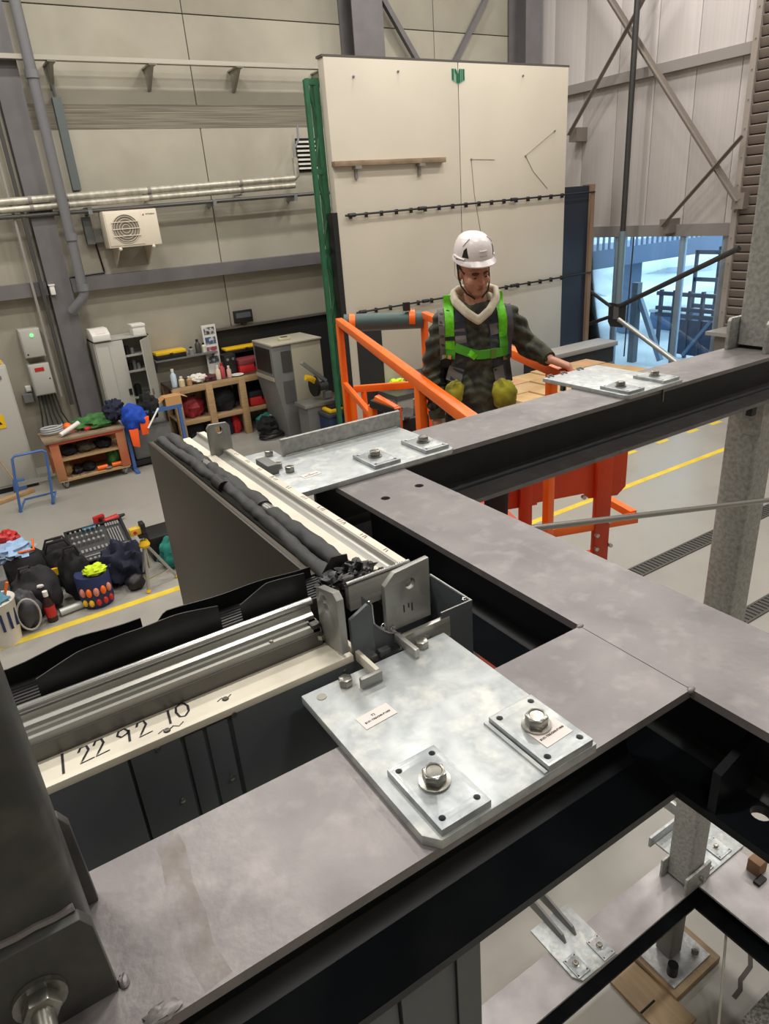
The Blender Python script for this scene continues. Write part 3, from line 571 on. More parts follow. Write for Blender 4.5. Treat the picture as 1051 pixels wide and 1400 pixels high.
for i, (x, lab) in enumerate(((1.56, 'orange grinder on the lower cart shelf, left one'), (1.78, 'orange grinder on the lower cart shelf, right one'))):
    t = thing('angle_grinder', lab, 'grinder', (x, 10.98, F+.15), 0, 'grinders on the lower cart shelf'); part('body', MB().cyl((x-.09, 10.98, F+.19), (x+.06, 10.98, F+.19), .035, 10), orange_m, t); part('disc', MB().cyl((x+.07, 10.95, F+.17), (x+.07, 10.95, F+.18), .05, 14), grey_p, t)
for i, x in enumerate((1.0, 1.12, 1.24, 1.34)):
    t = thing('spanner', ['long chrome spanner on the lower cart shelf, far left', 'long chrome spanner on the lower cart shelf, second from left', 'long chrome spanner on the lower cart shelf, third from left', 'long chrome spanner on the lower cart shelf, nearest the grinders'][i], 'spanner', (x, 10.95, F+.15), 0, 'spanners on the lower cart shelf'); part('shaft', MB().bar((x-.05, 10.93, F+.16), (x+.06, 10.98, F+.16), .016, .012), chrome_m, t); part('jaw', MB().lathe((x+.07, 10.985, F+.153), [(.024, 0), (.024, .015)], 10), chrome_m, t)
# ---- blue welding trestle with jackets
ts = thing('blue_trestle', 'blue steel trestle right of the tool cart with jackets hanging on it', 'trestle', (2.15, 11.0, F))
part('top_bar', MB().box(1.98, 2.95, 10.98, 11.05, F+.86, F+.92), blue_m, ts)
for x in (2.02, 2.9): part('leg', MB().bar((x, 11.0, F), (x, 11.0, F+.88), .05, .05, (1, 0, 0)), blue_m, ts); part('foot', MB().box(x-.03, x+.03, 10.8, 11.25, F, F+.04), blue_m, ts)
jk = thing('work_jacket', 'bright blue work jacket with orange panels hung over the blue trestle', 'jacket', (2.15, 10.9, F+.45))
part('body', MB().lump((2.16, 10.9, F+.88), (.19, .15, .2), .26, 1.9, 26, 16, 4), bluec_m, jk)
part('orange_tail', MB().prism([(2.02, F+.72), (2.16, F+.72), (2.13, F+.42), (2.03, F+.46)], 'y', 10.78, 10.82), orangec_m, jk, .01)
part('orange_sleeve', MB().prism([(2.2, F+.85), (2.36, F+.88), (2.3, F+.6), (2.2, F+.6)], 'y', 10.78, 10.83), orangec_m, jk, .01)
solo('dark_jacket', MB().lump((1.93, 11.1, F+1.0), (.15, .14, .16), .4, 3, 20, 12, 8), navy_m, 'dark navy jacket bundled left of the blue jacket', 'jacket')
solo('black_coat', MB().lump((2.45, 11.1, F+.95), (.14, .14, .2), .4, 3, 20, 12, 9), blackc_m, 'black coat hanging right of the blue jacket', 'jacket')
pipe_thing('white_stick', (2.3, 10.75, F+.7), (2.52, 10.85, F+.93), .014, white_pl, 'white stick leaning right of the orange jacket sleeve', 'stick')
t = thing('welding_trolley', 'grey machine trolley behind the blue trestle', 'trolley', (2.4, 11.35, F)); part('body', MB().box(2.1, 2.75, 11.15, 11.6, F+.12, F+.62), cab_d, t, .02); part('base', MB().box(2.05, 2.8, 11.1, 11.65, F+.04, F+.12), black_m, t)
t = thing('cardboard_box', 'open cardboard box left of the timber workbench', 'box', (2.85, 11.1, F+.92)); part('body', MB().box(2.7, 2.95, 10.98, 11.2, F+.92, F+1.06), card_m, t); part('flap', MB().bar((2.95, 11.08, F+1.06), (3.06, 11.08, F+1.01), .2, .006), card_m, t); part('flap', MB().bar((2.7, 11.08, F+1.06), (2.6, 11.08, F+.99), .2, .006), card_m, t)
# ---- blue tubular trolley frame, dustpan, broom
tf = thing('blue_trolley_frame', 'blue tubular trolley frame standing on the floor at left', 'trolley frame', (.5, 10.4, F))
part('hoop', MB().tube([(.26, 10.4, F+.03), (.30, 10.4, F+.4), (.35, 10.42, F+.77), (.39, 10.43, F+.8), (.74, 10.43, F+.8), (.78, 10.42, F+.77), (.74, 10.4, F+.4), (.69, 10.38, F+.03)], .018, 8), blue_m, tf)
part('base_rail', MB().tube([(.26, 10.4, F+.03), (.36, 10.55, F+.12), (.62, 10.55, F+.12), (.78, 10.62, F+.1), (.69, 10.38, F+.03)], .016, 8), blue_m, tf)
part('cross_bar', MB().box(.33, .72, 10.42, 10.45, F+.36, F+.42), chrome_m, tf)
for x in (.26, .69): part('foot', MB().cyl((x, 10.4, F), (x, 10.4, F+.04), .024, 8), blue_m, tf)
t = thing('dustpan', 'blue dustpan on the floor by the tall electrical cabinet', 'dustpan', (.36, 11.25, F)); part('pan', MB().prism([(.26, F), (.46, F), (.46, F+.22), (.3, F+.25)], 'y', 11.2, 11.26), blue_m, t, .01); part('handle', MB().cyl((.33, 11.26, F+.2), (.15, 11.36, F+.75), .012, 8), wood_m, t)
solo('timber_plank', MB().bar((-.3, 10.85, F+.03), (.52, 11.2, F+.03), .12, .06), woodx_m, 'timber plank lying on the floor at the left edge', 'plank', bevel=.004)

# ---- timber workbench
bn = thing('timber_workbench', 'timber workbench with open shelves against the back wall', 'workbench', (3.9, 11.9, F))
BY0, BY1 = 11.6, 12.3
part('worktop', MB().box(3.0, 5.0, BY0, BY1, F+1.0, F+1.04), M('bench_top', (58, 54, 50), .6, 0, (80, 74, 66), 5, 5), bn)
part('front_rail', MB().box(3.0, 5.0, BY0-.04, BY0, F+.93, F+1.04), woodx_m, bn, .004)
for x in (3.05, 3.62, 4.22, 4.93): part('leg', MB().box(x-.06, x+.06, BY0-.05, BY0+.05, F, F+1.02), wood_m, bn, .004); part('back_leg', MB().box(x-.05, x+.05, BY1-.08, BY1, F, F+1.0), wood_m, bn)
part('shelf', MB().box(3.02, 4.98, BY0, BY1-.08, F+.42, F+.45), ply_m, bn); part('shelf_rail', MB().box(3.02, 4.98, BY0-.03, BY0, F+.38, F+.46), woodx_m, bn, .004)
bk = thing('black_back_board', 'black pinboard on the wall behind the timber workbench', 'board', (4.9, 12.33, F+1.1))
part('board', MB().box(4.05, 6.7, 12.34, 12.39, F+.2, F+1.78), M('black_board', (20, 20, 23), .7), bk); part('ledge', MB().box(4.05, 6.7, 12.28, 12.36, F+1.76, F+1.8), M('ledge_m', (92, 88, 82), .5), bk)
sh = thing('metal_shelf', 'grey metal shelf above the left half of the timber workbench', 'shelf', (3.5, 12.25, F+1.4)); part('board', MB().box(2.95, 4.05, 12.1, 12.39, F+1.42, F+1.45), cab_d, sh)
for x in (3.0, 4.0): part('bracket', MB().prism([(12.12, F+1.42), (12.39, F+1.42), (12.39, F+1.2)], 'x', x-.01, x+.01), cab_d, sh)
def case(x0, x1, y0, y1, z, h, m, lab, lidm=None, name='organiser_case'):
    t = thing(name, lab, 'case', ((x0+x1)/2, (y0+y1)/2, z)); part('base', MB().box(x0, x1, y0, y1, z, z+h*.6), m, t, .01); part('lid', MB().box(x0-.005, x1+.005, y0-.005, y1+.005, z+h*.6, z+h), lidm or m, t, .01); part('latch', MB().box((x0+x1)/2-.03, (x0+x1)/2+.03, y0-.012, y0, z+h*.4, z+h*.75), black_m, t); return t
case(2.98, 3.5, 12.1, 12.35, F+1.45, .13, black_m, 'yellow-lidded organiser case on the grey metal shelf', yellow_m)
case(4.2, 4.98, 12.05, 12.28, F+1.36, .1, black_m, 'yellow-lidded organiser case against the black pinboard', yellow_m)
case(4.3, 4.9, 11.75, 12.05, F+1.04, .24, red_m, 'red and black toolbox on the right half of the workbench', M('red_lid', (128, 52, 58), .5), 'toolbox')
t = thing('small_monitor', 'small dark monitor above the black pinboard', 'monitor', (4.7, 12.3, F+1.8)); part('screen', MB().box(4.52, 4.88, 12.25, 12.3, F+1.84, F+2.06), black_m, t, .01); part('stand', MB().box(4.66, 4.74, 12.26, 12.34, F+1.8, F+1.86), black_m, t); part('display', MB().box(4.56, 4.84, 12.245, 12.252, F+1.93, F+2.02), M('screen_grey', (84, 90, 96), .3), t)
t = thing('poster_stand', 'upright white poster board with pictures behind the workbench', 'poster', (4.0, 12.2, F+1.04)); part('board', MB().box(3.88, 4.13, 12.22, 12.25, F+1.04, F+1.9), white_pl, t)
for i, c in enumerate([(60, 62, 70), (70, 90, 130), (150, 70, 84), (80, 86, 96)]): part('picture', MB().box(3.91, 4.10, 12.214, 12.221, F+1.74-i*.17, F+1.86-i*.17), M('picture_%d' % i, c, .5, 0, (200, 200, 200), 14, 3, 0, .5, .6), t)
def bottle(x, y, z, r, h, m, lab, cat='bottle', capm=None):
    t = thing('spray_bottle' if cat == 'bottle' else 'paint_tin', lab, cat, (x, y, z))
    part('body', MB().lathe((x, y, z), [(r, 0), (r, h*.65), (r*.5, h*.78), (r*.4, h*.84)], 12), m, t); part('cap', MB().cyl((x, y, z+h*.84), (x, y, z+h), r*.5, 10), capm or black_m, t); return t
WZ = F+1.04
bottle(3.10, 11.75, WZ, .05, .3, M('pale_blue', (190, 208, 224), .4), 'pale blue bottle at the left end of the workbench', 'bottle', white_pl)
bottle(3.2, 11.66, WZ, .05, .17, M('cream_tin', (214, 196, 160), .5), 'cream tin beside the pale blue bottle', 'tin', white_pl)
bottle(3.33, 11.66, WZ, .045, .15, M('tan_tin', (180, 140, 96), .5), 'tan tin left of the white rag roll', 'tin', white_pl)
bottle(3.86, 11.68, WZ, .045, .24, M('cream_tin2', (216, 200, 176), .5), 'cream bottle left of the red bottle on the workbench', 'bottle', white_pl)
bottle(3.96, 11.74, WZ, .05, .26, M('red_tin', (180, 70, 76), .5), 'red bottle in the middle of the workbench', 'bottle', red_m)
bottle(4.06, 11.68, WZ, .04, .2, M('pink_tin', (206, 168, 156), .5), 'pinkish bottle right of the red bottle on the workbench', 'bottle', white_pl)
bottle(3.75, 12.2, F+1.45, .05, .24, M('dark_bottle', (60, 58, 54), .4), 'dark bottle on the right end of the metal shelf', 'bottle')
bottle(3.86, 12.22, F+1.45, .04, .16, M('white_bottle', (210, 208, 200), .4), 'white bottle on the right end of the metal shelf', 'bottle')
bottle(3.62, 12.2, F+1.45, .05, .13, M('grey_bottle', (130, 132, 130), .4), 'grey tin in the middle of the metal shelf', 'tin')
solo('rag_roll', MB().lump((3.52, 11.74, WZ+.07), (.15, .1, .08), .3, 3, 16, 9, 1, -.07), M('rag_white', (220, 216, 204), .9), 'crumpled white rag roll on the workbench', 'rag')
case(3.62, 3.8, 11.66, 11.9, WZ, .08, M('maroon', (96, 44, 50), .5), 'flat maroon case on the workbench left of the cream bottle')
t = thing('coffee_machine', 'black machine with chrome dials standing on the workbench', 'machine', (4.15, 11.9, WZ)); part('body', MB().box(4.06, 4.28, 11.82, 12.05, WZ, WZ+.36), black_m, t, .02); part('dial', MB().cyl((4.12, 11.82, WZ+.28), (4.12, 11.81, WZ+.28), .025, 10), chrome_m, t); part('dial', MB().cyl((4.22, 11.82, WZ+.28), (4.22, 11.81, WZ+.28), .025, 10), chrome_m, t)
t = thing('white_plate', 'white dish in front of the black machine', 'dish', (4.2, 11.68, WZ)); part('rim', MB().lathe((4.2, 11.68, WZ), [(.06, 0), (.12, .02), (.12, .025)], 20), white_pl, t); part('well', MB().lathe((4.2, 11.68, WZ+.02), [(.07, 0), (.07, .008)], 16), white_pl, t)
under = [(3.35, .45, .2, .2, M('red_dark', (150, 40, 48), .6), 'red power tool on the workbench shelf, left bay'), (3.9, .45, .25, .26, blackc_m, 'black bag on the workbench shelf, middle bay'), (3.3, 0, .25, .24, blackc_m, 'black bag on the floor under the workbench, left bay'), (3.85, 0, .2, .22, navy_m, 'dark bag on the floor under the workbench, middle bay'), (4.08, 0, .1, .2, red_m, 'red canister on the floor under the workbench, middle bay')]
for i, (x, z, r, h, m, lab) in enumerate(under): solo('stored_bag', MB().lump((x, 11.85, F+z+h*.72), (r, .18, h), .3, 2.2, 16, 10, i+20, -h*.72), m, lab, 'bag', 'things stored under the workbench')
case(4.35, 4.85, 11.62, 11.9, F+.46, .26, red_m, 'black and red toolbox on the workbench shelf, right bay', black_m, 'toolbox')
for i, (x, y, m, lab) in enumerate(((4.55, 11.5, teal_m, 'dark green sack on the floor below the right bench bay'), (4.72, 11.45, M('white_sack', (196, 192, 184), .8), 'white sack on the floor beside the beige server cabinet'), (4.5, 11.3, blackc_m, 'black sack on the floor by the cable coil'))): solo('floor_sack', MB().lump((x, y, F+.13), (.2, .18, .18), .35, 2.4, 16, 10, i+30, -.13), m, lab, 'sack', 'sacks by the workbench')
# ---- beige and grey machine cabinet, cable coil
sv = thing('machine_cabinet', 'tall beige and dark grey machine cabinet on the hall floor', 'cabinet', (5.0, 11.1, F))
bg_ = M('beige_metal', (166, 160, 142), .5)
part('body', MB().box(4.86, 5.42, 10.72, 11.5, F+.06, -1.45), bg_, sv, .012); part('top_cover', MB().box(4.5, 5.44, 10.7, 11.52, -1.45, -1.42), M('top_beige', (178, 172, 156), .5), sv, .006)
part('front', MB().prism([(4.62, F), (4.62, F+.3), (4.5, F+1.0), (4.5, -1.45), (4.86, -1.45), (4.86, F)], 'y', 10.72, 11.5), cab_d, sv, .01)
part('front_window', MB().prism([(4.493, F+1.15), (4.493, -1.5), (4.5, -1.5), (4.5, F+1.15)], 'y', 10.8, 11.42), black_m, sv); part('trim_band', MB().box(4.48, 4.5, 10.74, 11.48, F+1.02, F+1.08), bg_, sv)
part('side_vent', MB().box(4.66, 4.84, 10.712, 10.721, F+1.15, -1.55), M('vent_dark', (66, 64, 62), .6), sv); part('side_vent', MB().box(4.64, 4.84, 10.712, 10.721, F+.62, F+1.0), M('vent_dark2', (84, 84, 84), .6), sv)
t = thing('radio_handset', 'pale handset lying on the beige machine cabinet', 'handset', (4.85, 11.0, -1.42)); part('body', MB().box(4.78, 4.98, 10.95, 11.05, -1.42, -1.37), M('handset_cream', (206, 200, 170), .5), t, .008); part('keys', MB().box(4.82, 4.94, 10.97, 11.03, -1.37, -1.362), black_m, t)
cc = thing('cable_coil', 'black cable coil on the floor left of the beige machine cabinet', 'cable', (4.4, 11.0, F))
part('coil', MB().tube([(4.42+(.2+.03*math.sin(a*.7))*math.cos(a*.26), 11.0+(.17+.02*math.cos(a*.5))*math.sin(a*.26), F+.025+.0006*a) for a in range(110)], .016, 6), black_m, cc); part('plug', MB().cyl((4.66, 10.9, F+.03), (4.74, 10.86, F+.03), .03, 8), red_m, cc)
# ---- mitre saw on the navy chest
ch = thing('tool_chest', 'navy tool chest with a yellow tray on top behind the orange lift', 'tool chest', (5.3, 10.0, F))
part('body', MB().box(4.95, 6.1, 9.75, 10.3, F, F+.5), M('navy_chest', (36, 48, 78), .45), ch, .01); part('lid', MB().box(4.93, 6.12, 9.73, 10.32, F+.5, F+.54), M('chest_top', (60, 64, 72), .5), ch); part('drawer_edge', MB().box(5.2, 6.1, 9.73, 9.75, F+.3, F+.33), chrome_m, ch)
t = thing('yellow_tray', 'yellow plastic tray on the navy tool chest', 'tray', (5.2, 9.95, F+.54)); part('tray', MB().box(5.0, 5.5, 9.8, 10.1, F+.54, F+.6), yellow_m, t, .02); part('insert', MB().box(5.05, 5.4, 9.84, 10.06, F+.6, F+.64), black_m, t, .01)
ms = thing('mitre_saw', 'yellow-handled mitre saw on the navy tool chest beside the green mast', 'saw', (5.05, 10.05, F+.54))
part('table', MB().box(4.7, 5.3, 10.1, 10.5, F+.62, F+.68), M('saw_alu', (150, 150, 146), .4, .6), ms, .01); part('stand', MB().box(4.75, 5.2, 10.12, 10.48, F, F+.62), cab_d, ms)
part('blade_guard', MB().cyl((4.98, 10.3, F+.92), (5.04, 10.3, F+.92), .17, 20), black_m, ms); part('motor', MB().cyl((5.04, 10.3, F+.9), (5.24, 10.3, F+.9), .08, 14), M('saw_motor', (90, 92, 94), .4, .4), ms); part('handle', MB().tube([(4.82, 10.2, F+1.12), (4.92, 10.2, F+1.08), (5.0, 10.25, F+1.02)], .05, 10), yellow_m, ms); part('slide_rail', MB().bar((4.8, 10.25, F+1.36), (5.22, 10.3, F+.98), .1, .05), M('saw_rail', (176, 180, 178), .35, .6), ms); part('battery', MB().box(5.16, 5.28, 10.2, 10.32, F+.7, F+.8), grey_p, ms)
bits = [(5.45, 10.1, .16, .12, blackc_m, 'black bag on the navy tool chest'), (5.72, 10.05, .17, .15, M('grey_tool', (70, 70, 70), .5), 'grey power tool on the navy tool chest'), (5.95, 10.1, .13, .12, black_m, 'black battery pack on the right end of the navy chest')]
for i, (x, y, r, h, m, lab) in enumerate(bits): solo('tool_bag', MB().lump((x, y, F+.54+h*.7), (r, .14, h), .4, 3, 16, 10, i+50, -h*.7), m, lab, 'bag')
solo('hi_vis_vest', MB().lump((6.0, 9.3, F+.92), (.15, .12, .09), .4, 3, 16, 10, 61, -.06), lime_m, 'crumpled lime vest in front of the white test wall', 'vest')
t = thing('steel_workbench', 'long grey steel bench in front of the white test wall behind the lift', 'workbench', (6.4, 9.1, F)); part('top', MB().box(5.7, 7.6, 8.85, 9.4, F+.78, F+.86), M('bench_grey', (86, 84, 82), .4, .3), t); part('front_panel', MB().box(5.72, 7.58, 8.86, 8.88, F+.6, F+.78), M('bench_pale', (150, 146, 140), .5), t)
for x in (5.75, 7.5): part('leg', MB().box(x, x+.06, 8.9, 8.96, F, F+.78).box(x, x+.06, 9.3, 9.36, F, F+.78), cab_d, t)
case(6.3, 6.75, 9.0, 9.3, F+.86, .24, black_m, 'black power tool case on the long grey bench', M('case_lid', (44, 44, 46), .5), 'tool_case')
case(6.15, 6.5, 9.0, 9.25, F+.86, .16, black_m, 'low black box left of the power tool case', None, 'tool_case')
# ---- boards and bench right of the person
st = thing('board_stack', 'stack of tan timber boards behind the worker', 'timber stack', (7.5, 7.2, F))
for i in range(6):
    for j in range(3): part('board', MB().box(6.3+i*.42, 6.3+i*.42+.41, 6.6+j*.42, 6.6+j*.42+.41, -2.1, -2.0+.006*((i*3+j*5) % 4)), M('board_%d' % (i*3+j), (196-(i*7+j*11) % 26, 164-(i*5+j*7) % 22, 116), .65, 0, (170, 136, 92), 3, 5), st, .004)
for j in range(3): part('bearer', MB().box(6.3, 8.82, 6.65+j*.5, 6.75+j*.5, F, -2.1), wood_m, st)
gb_ = thing('grey_top_bench', 'dark bench with a grey top before the glazing right of the boards', 'bench', (9.2, 8.4, F))
part('top', MB().box(8.1, 10.0, 8.2, 8.65, -2.0, -1.92), M('bench_top_grey', (150, 148, 146), .45), gb_, .006); part('body', MB().box(8.15, 9.95, 8.25, 8.62, -2.28, -2.0), M('bench_dark', (40, 42, 46), .5), gb_)
for x in (8.2, 9.8): part('leg', MB().box(x, x+.08, 8.3, 8.38, F, -2.28).box(x, x+.08, 8.5, 8.58, F, -2.28), black_m, gb_)
t = thing('blue_machine', 'blue-grey machine box under the grey-topped bench', 'machine', (9, 8.9, F)); part('body', MB().box(8.5, 10.2, 8.75, 9.3, F, -2.5), M('machine_blue', (84, 108, 136), .5), t, .02); part('panel', MB().box(8.6, 9.4, 8.735, 8.75, F+.1, -2.6), M('machine_pale', (140, 160, 180), .4), t)

t = thing('steel_pedestal', 'grey metal pedestal with an overhanging top left of the shutter', 'pedestal', (11.15, 6.8, F)); part('top', MB().box(10.85, 11.42, 6.5, 7.1, -1.84, -1.78), M('pedestal_top', (160, 158, 154), .4, .3), t); part('body', MB().box(10.98, 11.38, 6.6, 7.0, F, -1.84), M('pedestal_body', (120, 116, 112), .5), t)

# ================================================================ BAGS ON THE FLOOR, LEFT
def bag(name, c, r, m, lab, cat, seed, extra=None, amp=.22, fr=2.2):
    t = thing(name, lab, cat, (c[0], c[1], F)); part('body', MB().lump((c[0], c[1], F+r[2]*.85), r, amp, fr, 24, 14, seed, -r[2]*.85), m, t)
    if extra: extra(t)
    return t
def handles(x, y, z, w_, n=2):
    def f(t):
        for i in range(n): part('handle', MB().tube([(x-w_/2, y-.05+.1*i, z), (x-w_/3, y-.05+.1*i, z+.1), (x+w_/3, y-.05+.1*i, z+.1), (x+w_/2, y-.05+.1*i, z)], .014, 6), black_m, t)
    return f
sc1 = thing('socket_set_case', 'open socket set case full of chrome sockets leaning among the bags', 'tool case', (.88, 8.0, F), 0)
sock_m = M('socket_steel', (168, 168, 168), .4, .6)
# tilted lid panel: local frame of the tray
def tray_pt(u, v, w_):    # u along width, v up the slope, w out of the face
    a = .2; return (.56+u+.04*v, 7.78+v*math.cos(a)-w_*math.sin(a), F+.10+v*math.sin(a)+w_*math.cos(a))
def tbox(mb, u0, u1, v0, v1, w0, w1):
    vs = [tray_pt(u, v, w_) for u in (u0, u1) for v in (v0, v1) for w_ in (w0, w1)]
    return mb.add(vs, [(0, 1, 3, 2), (4, 6, 7, 5), (0, 4, 5, 1), (2, 3, 7, 6), (0, 2, 6, 4), (1, 5, 7, 3)])
part('tray', tbox(MB(), 0, .66, 0, .72, -.05, 0), M('case_grey', (62, 64, 66), .5), sc1, .01)
part('rim', tbox(tbox(tbox(tbox(MB(), -.01, .67, -.01, .02, -.05, .03), -.01, .67, .70, .73, -.05, .03), -.01, .02, 0, .72, -.05, .03), .64, .67, 0, .72, -.05, .03), black_m, sc1)
for j in range(3):
    for i in range(7):
        u = .06+i*.055; v = .64-j*.12
        mb = MB(); r_ = .012+.002*j; n_ = 8; rings = []
        for w_ in (0, .05):
            rings += [tray_pt(u+r_*math.cos(q*math.pi/4), v+r_*1.8*math.sin(q*math.pi/4), w_) for q in range(n_)]
        mb.add(rings, [(q, (q+1) % 8, 8+(q+1) % 8, 8+q) for q in range(8)]+[tuple(range(8, 16))]); part('socket', mb, sock_m, sc1)
for i in range(6): part('small_socket', tbox(MB(), .46+i*.028, .48+i*.028, .62, .69, 0, .025), sock_m, sc1)
for i in range(5): part('ratchet_shaft', tbox(MB(), .46+i*.03, .474+i*.03, .22, .56, 0, .025), sock_m, sc1)
part('breaker_bar', tbox(MB(), .38, .64, .14, .165, 0, .04), chrome_m, sc1); part('breaker_bar', tbox(MB(), .08, .3, .1, .12, 0, .025), sock_m, sc1)
for i in range(9): part('small_socket', tbox(MB(), .06+i*.045, .085+i*.045, .2, .26, 0, .025), sock_m, sc1)
for i in range(8): part('small_socket', tbox(MB(), .06+i*.05, .085+i*.05, .03, .07, 0, .025), sock_m, sc1)
part('insert', tbox(MB(), .2, .36, .66, .71, 0, .03), M('blue_insert', (40, 96, 130), .5), sc1)
part('back_prop', MB().box(.62, 1.18, 8.25, 8.35, F, F+.13), black_m, sc1)
part('base_tray', MB().box(.62, 1.2, 7.5, 7.74, F, F+.1), black_m, sc1, .01)
drill('power_drill', 1.24, 9.05, F, .3, 'red and black drill lying on the bare floor behind the socket case', red_m, 1.2)
t = thing('red_grinder', 'red power tool left of the socket set case', 'power tool', (.52, 8.1, F)); part('body', MB().tube([(.5, 8.2, F+.3), (.52, 8.1, F+.18), (.56, 8.0, F+.06)], .06, 10), red_m, t, .004); part('grip', MB().cyl((.58, 7.98, F+.05), (.66, 7.86, F+.05), .05, 10), black_m, t)
# tripod with laser
tp = thing('laser_tripod', 'aluminium tripod with yellow joints and a yellow laser level', 'tripod', (1.2, 6.93, F))
tt = Vector((1.2, 6.99, F+.50))
for (x, y) in ((1.1, 6.82), (1.46, 6.96), (1.14, 7.22), ):
    p = Vector((x, y, F)); part('leg', MB().cyl(tt, p+(tt-p)*.03, .016, 8), M('tripod_alu%d' % int(x*100), (172, 172, 168), .35, .6), tp); part('foot', MB().cyl(p, p+(tt-p)*.06, .024, 8), yellow_m, tp)
part('spreader', MB().bar(tt+(Vector((1.1, 6.82, F))-tt)*.75, tt+(Vector((1.46, 6.96, F))-tt)*.75, .014, .014), chrome_m, tp)
part('centre_column', MB().cyl((1.2, 6.99, F+.2), (1.2, 6.99, F+.6), .014, 8), chrome_m, tp); part('collar', MB().lathe((1.2, 6.99, F+.45), [(.045, 0), (.06, .03), (.04, .08)], 10), yellow_m, tp); part('head', MB().box(1.16, 1.25, 6.95, 7.04, F+.57, F+.61), black_m, tp)
ll = thing('laser_level', 'yellow and black laser level on top of the tripod', 'laser level', (1.2, 7.0, F+.61)); part('body', MB().box(1.08, 1.20, 6.96, 7.05, F+.61, F+.69), M('laser_yellow', (206, 170, 60), .5), ll, .015); part('housing', MB().box(1.195, 1.245, 6.95, 7.06, F+.61, F+.73), black_m, ll, .01); part('lens', MB().cyl((1.13, 6.95, F+.65), (1.13, 6.96, F+.65), .018, 10), red_m, ll)
bag('tote_bag', (.05, 7.75), (.3, .26, .28), blackc_m, 'open black bag with red and blue clothing at the left edge', 'bag', 11, lambda t: (part('clothing', MB().lump((.0, 7.75, F+.5), (.2, .16, .1), .5, 3, 16, 9, 3), M('pale_blue_cloth', (150, 180, 214), .8), t), part('red_clothing', MB().lump((.0, 7.95, F+.58), (.1, .1, .1), .4, 3, 14, 8, 5), red_m, t), part('orange_trim', MB().tube([(.05, 7.6, F+.53), (.2, 7.65, F+.5), (.22, 7.8, F+.56)], .012, 6), orange_m, t)))
bag('sports_bag', (.42, 7.75), (.22, .24, .25), blackc_m, 'black tool bag with a yellow badge behind the backpacks', 'bag', 12, lambda t: (part('badge', MB().box(.3, .46, 7.5, 7.53, F+.2, F+.28), yellow_m, t), handles(.42, 7.7, F+.42, .26)(t)))
bag('backpack', (.5, 7.25), (.15, .17, .30), blackc_m, 'tall black backpack left of the blue bucket bag', 'backpack', 13, handles(.5, 7.25, F+.5, .16, 1))
bag('backpack', (.1, 7.2), (.24, .22, .27), M('charcoal_cloth', (36, 36, 40), .85), 'slumped charcoal backpack with a white logo behind the soft drink bottle', 'backpack', 14, lambda t: (part('logo', MB().lump((.14, 7.0, F+.36), (.035, .012, .02), .3, 3, 8, 6, 1), white_pl, t), handles(.05, 7.2, F+.44, .14, 1)(t)))
bag('clear_backpack', (-.05, 6.93), (.15, .13, .22), M('grey_mesh', (64, 64, 70), .6), 'small grey backpack next to the white bucket', 'backpack', 15, lambda t: part('piping', MB().tube([(-.03+.10*math.cos(a*.35), 6.795, F+.2+.17*math.sin(a*.35)) for a in range(19)], .01, 6), M('pale_piping', (170, 166, 160), .6), t))
bag('jacket_heap', (.97, 7.26), (.24, .17, .25), navy_m, 'navy jacket heaped behind the tripod', 'jacket', 16, lambda t: part('boot', MB().lump((1.02, 7.0, F+.08), (.1, .08, .09), .2, 2, 12, 8, 2, -.08), black_m, t), .4, 2.5)
bk_ = thing('tool_bucket_bag', 'blue round tool bag with orange pockets and a lime glove', 'bag', (.62, 6.98, F))
part('body', MB().lathe((.62, 6.98, F), [(.15, 0), (.165, .05), (.17, .33), (.165, .36), (.15, .34)], 24), M('bucket_blue', (34, 46, 92), .7), bk_)
for i in range(5):
    a = -2.5+i*.42; part('pocket', MB().ball((.62+.168*math.cos(a), 6.98+.168*math.sin(a), F+.2), (.03, .03, .05), 8, 6), orange_m if i % 2 else M('pocket_%d' % i, (206, 130, 110), .6), bk_)
    part('lower_pocket', MB().ball((.62+.166*math.cos(a), 6.98+.166*math.sin(a), F+.08), (.028, .028, .04), 8, 6), yellow_m if i < 2 else red_m, bk_)
part('lime_glove', MB().lump((.66, 6.95, F+.38), (.11, .09, .06), .4, 3, 16, 9, 4), lime_m, bk_)
t = bottle(.16, 6.9, F, .05, .34, M('cola', (50, 34, 32), .25), 'soft drink bottle with a red label on the floor', 'bottle', white_pl); part('label_band', MB().lathe((.16, 6.9, F+.06), [(.052, 0), (.052, .12)], 14), red_m, t)
t = thing('document_tube', 'silver tube with black cap lying before the bags', 'tube', (.4, 6.97, F)); part('tube', MB().cyl((.24, 6.94, F+.04), (.56, 6.98, F+.04), .04, 12), M('tube_silver', (186, 190, 186), .4, .3), t); part('end_cap', MB().cyl((.56, 6.98, F+.04), (.6, 6.985, F+.04), .046, 12), black_m, t)
wbk = thing('white_bucket', 'white bucket with blue stripes and sticks at the left picture edge', 'bucket', (-.28, 6.8, F))
part('pail', MB().lathe((-.28, 6.8, F), [(.14, 0), (.18, .44), (.19, .45), (.17, .44)], 20), M('pail_white', (216, 212, 200), .5), wbk)
for i in range(4): a = -1.9+i*.45; part('stripe', MB().box(-.28+.165*math.cos(a)-.012, -.28+.165*math.cos(a)+.012, 6.8+.168*math.sin(a)-.01, 6.8+.168*math.sin(a)+.004, F+.18, F+.36), M('stripe_navy%d' % i, (30, 40, 90), .5), wbk)
part('contents', MB().lump((-.28, 6.8, F+.44), (.14, .14, .08), .5, 3, 14, 8, 6), M('teal_tools', (80, 130, 150), .6), wbk); part('orange_handle', MB().cyl((-.2, 6.8, F+.4), (-.12, 6.78, F+.6), .014, 6), orange_m, wbk)
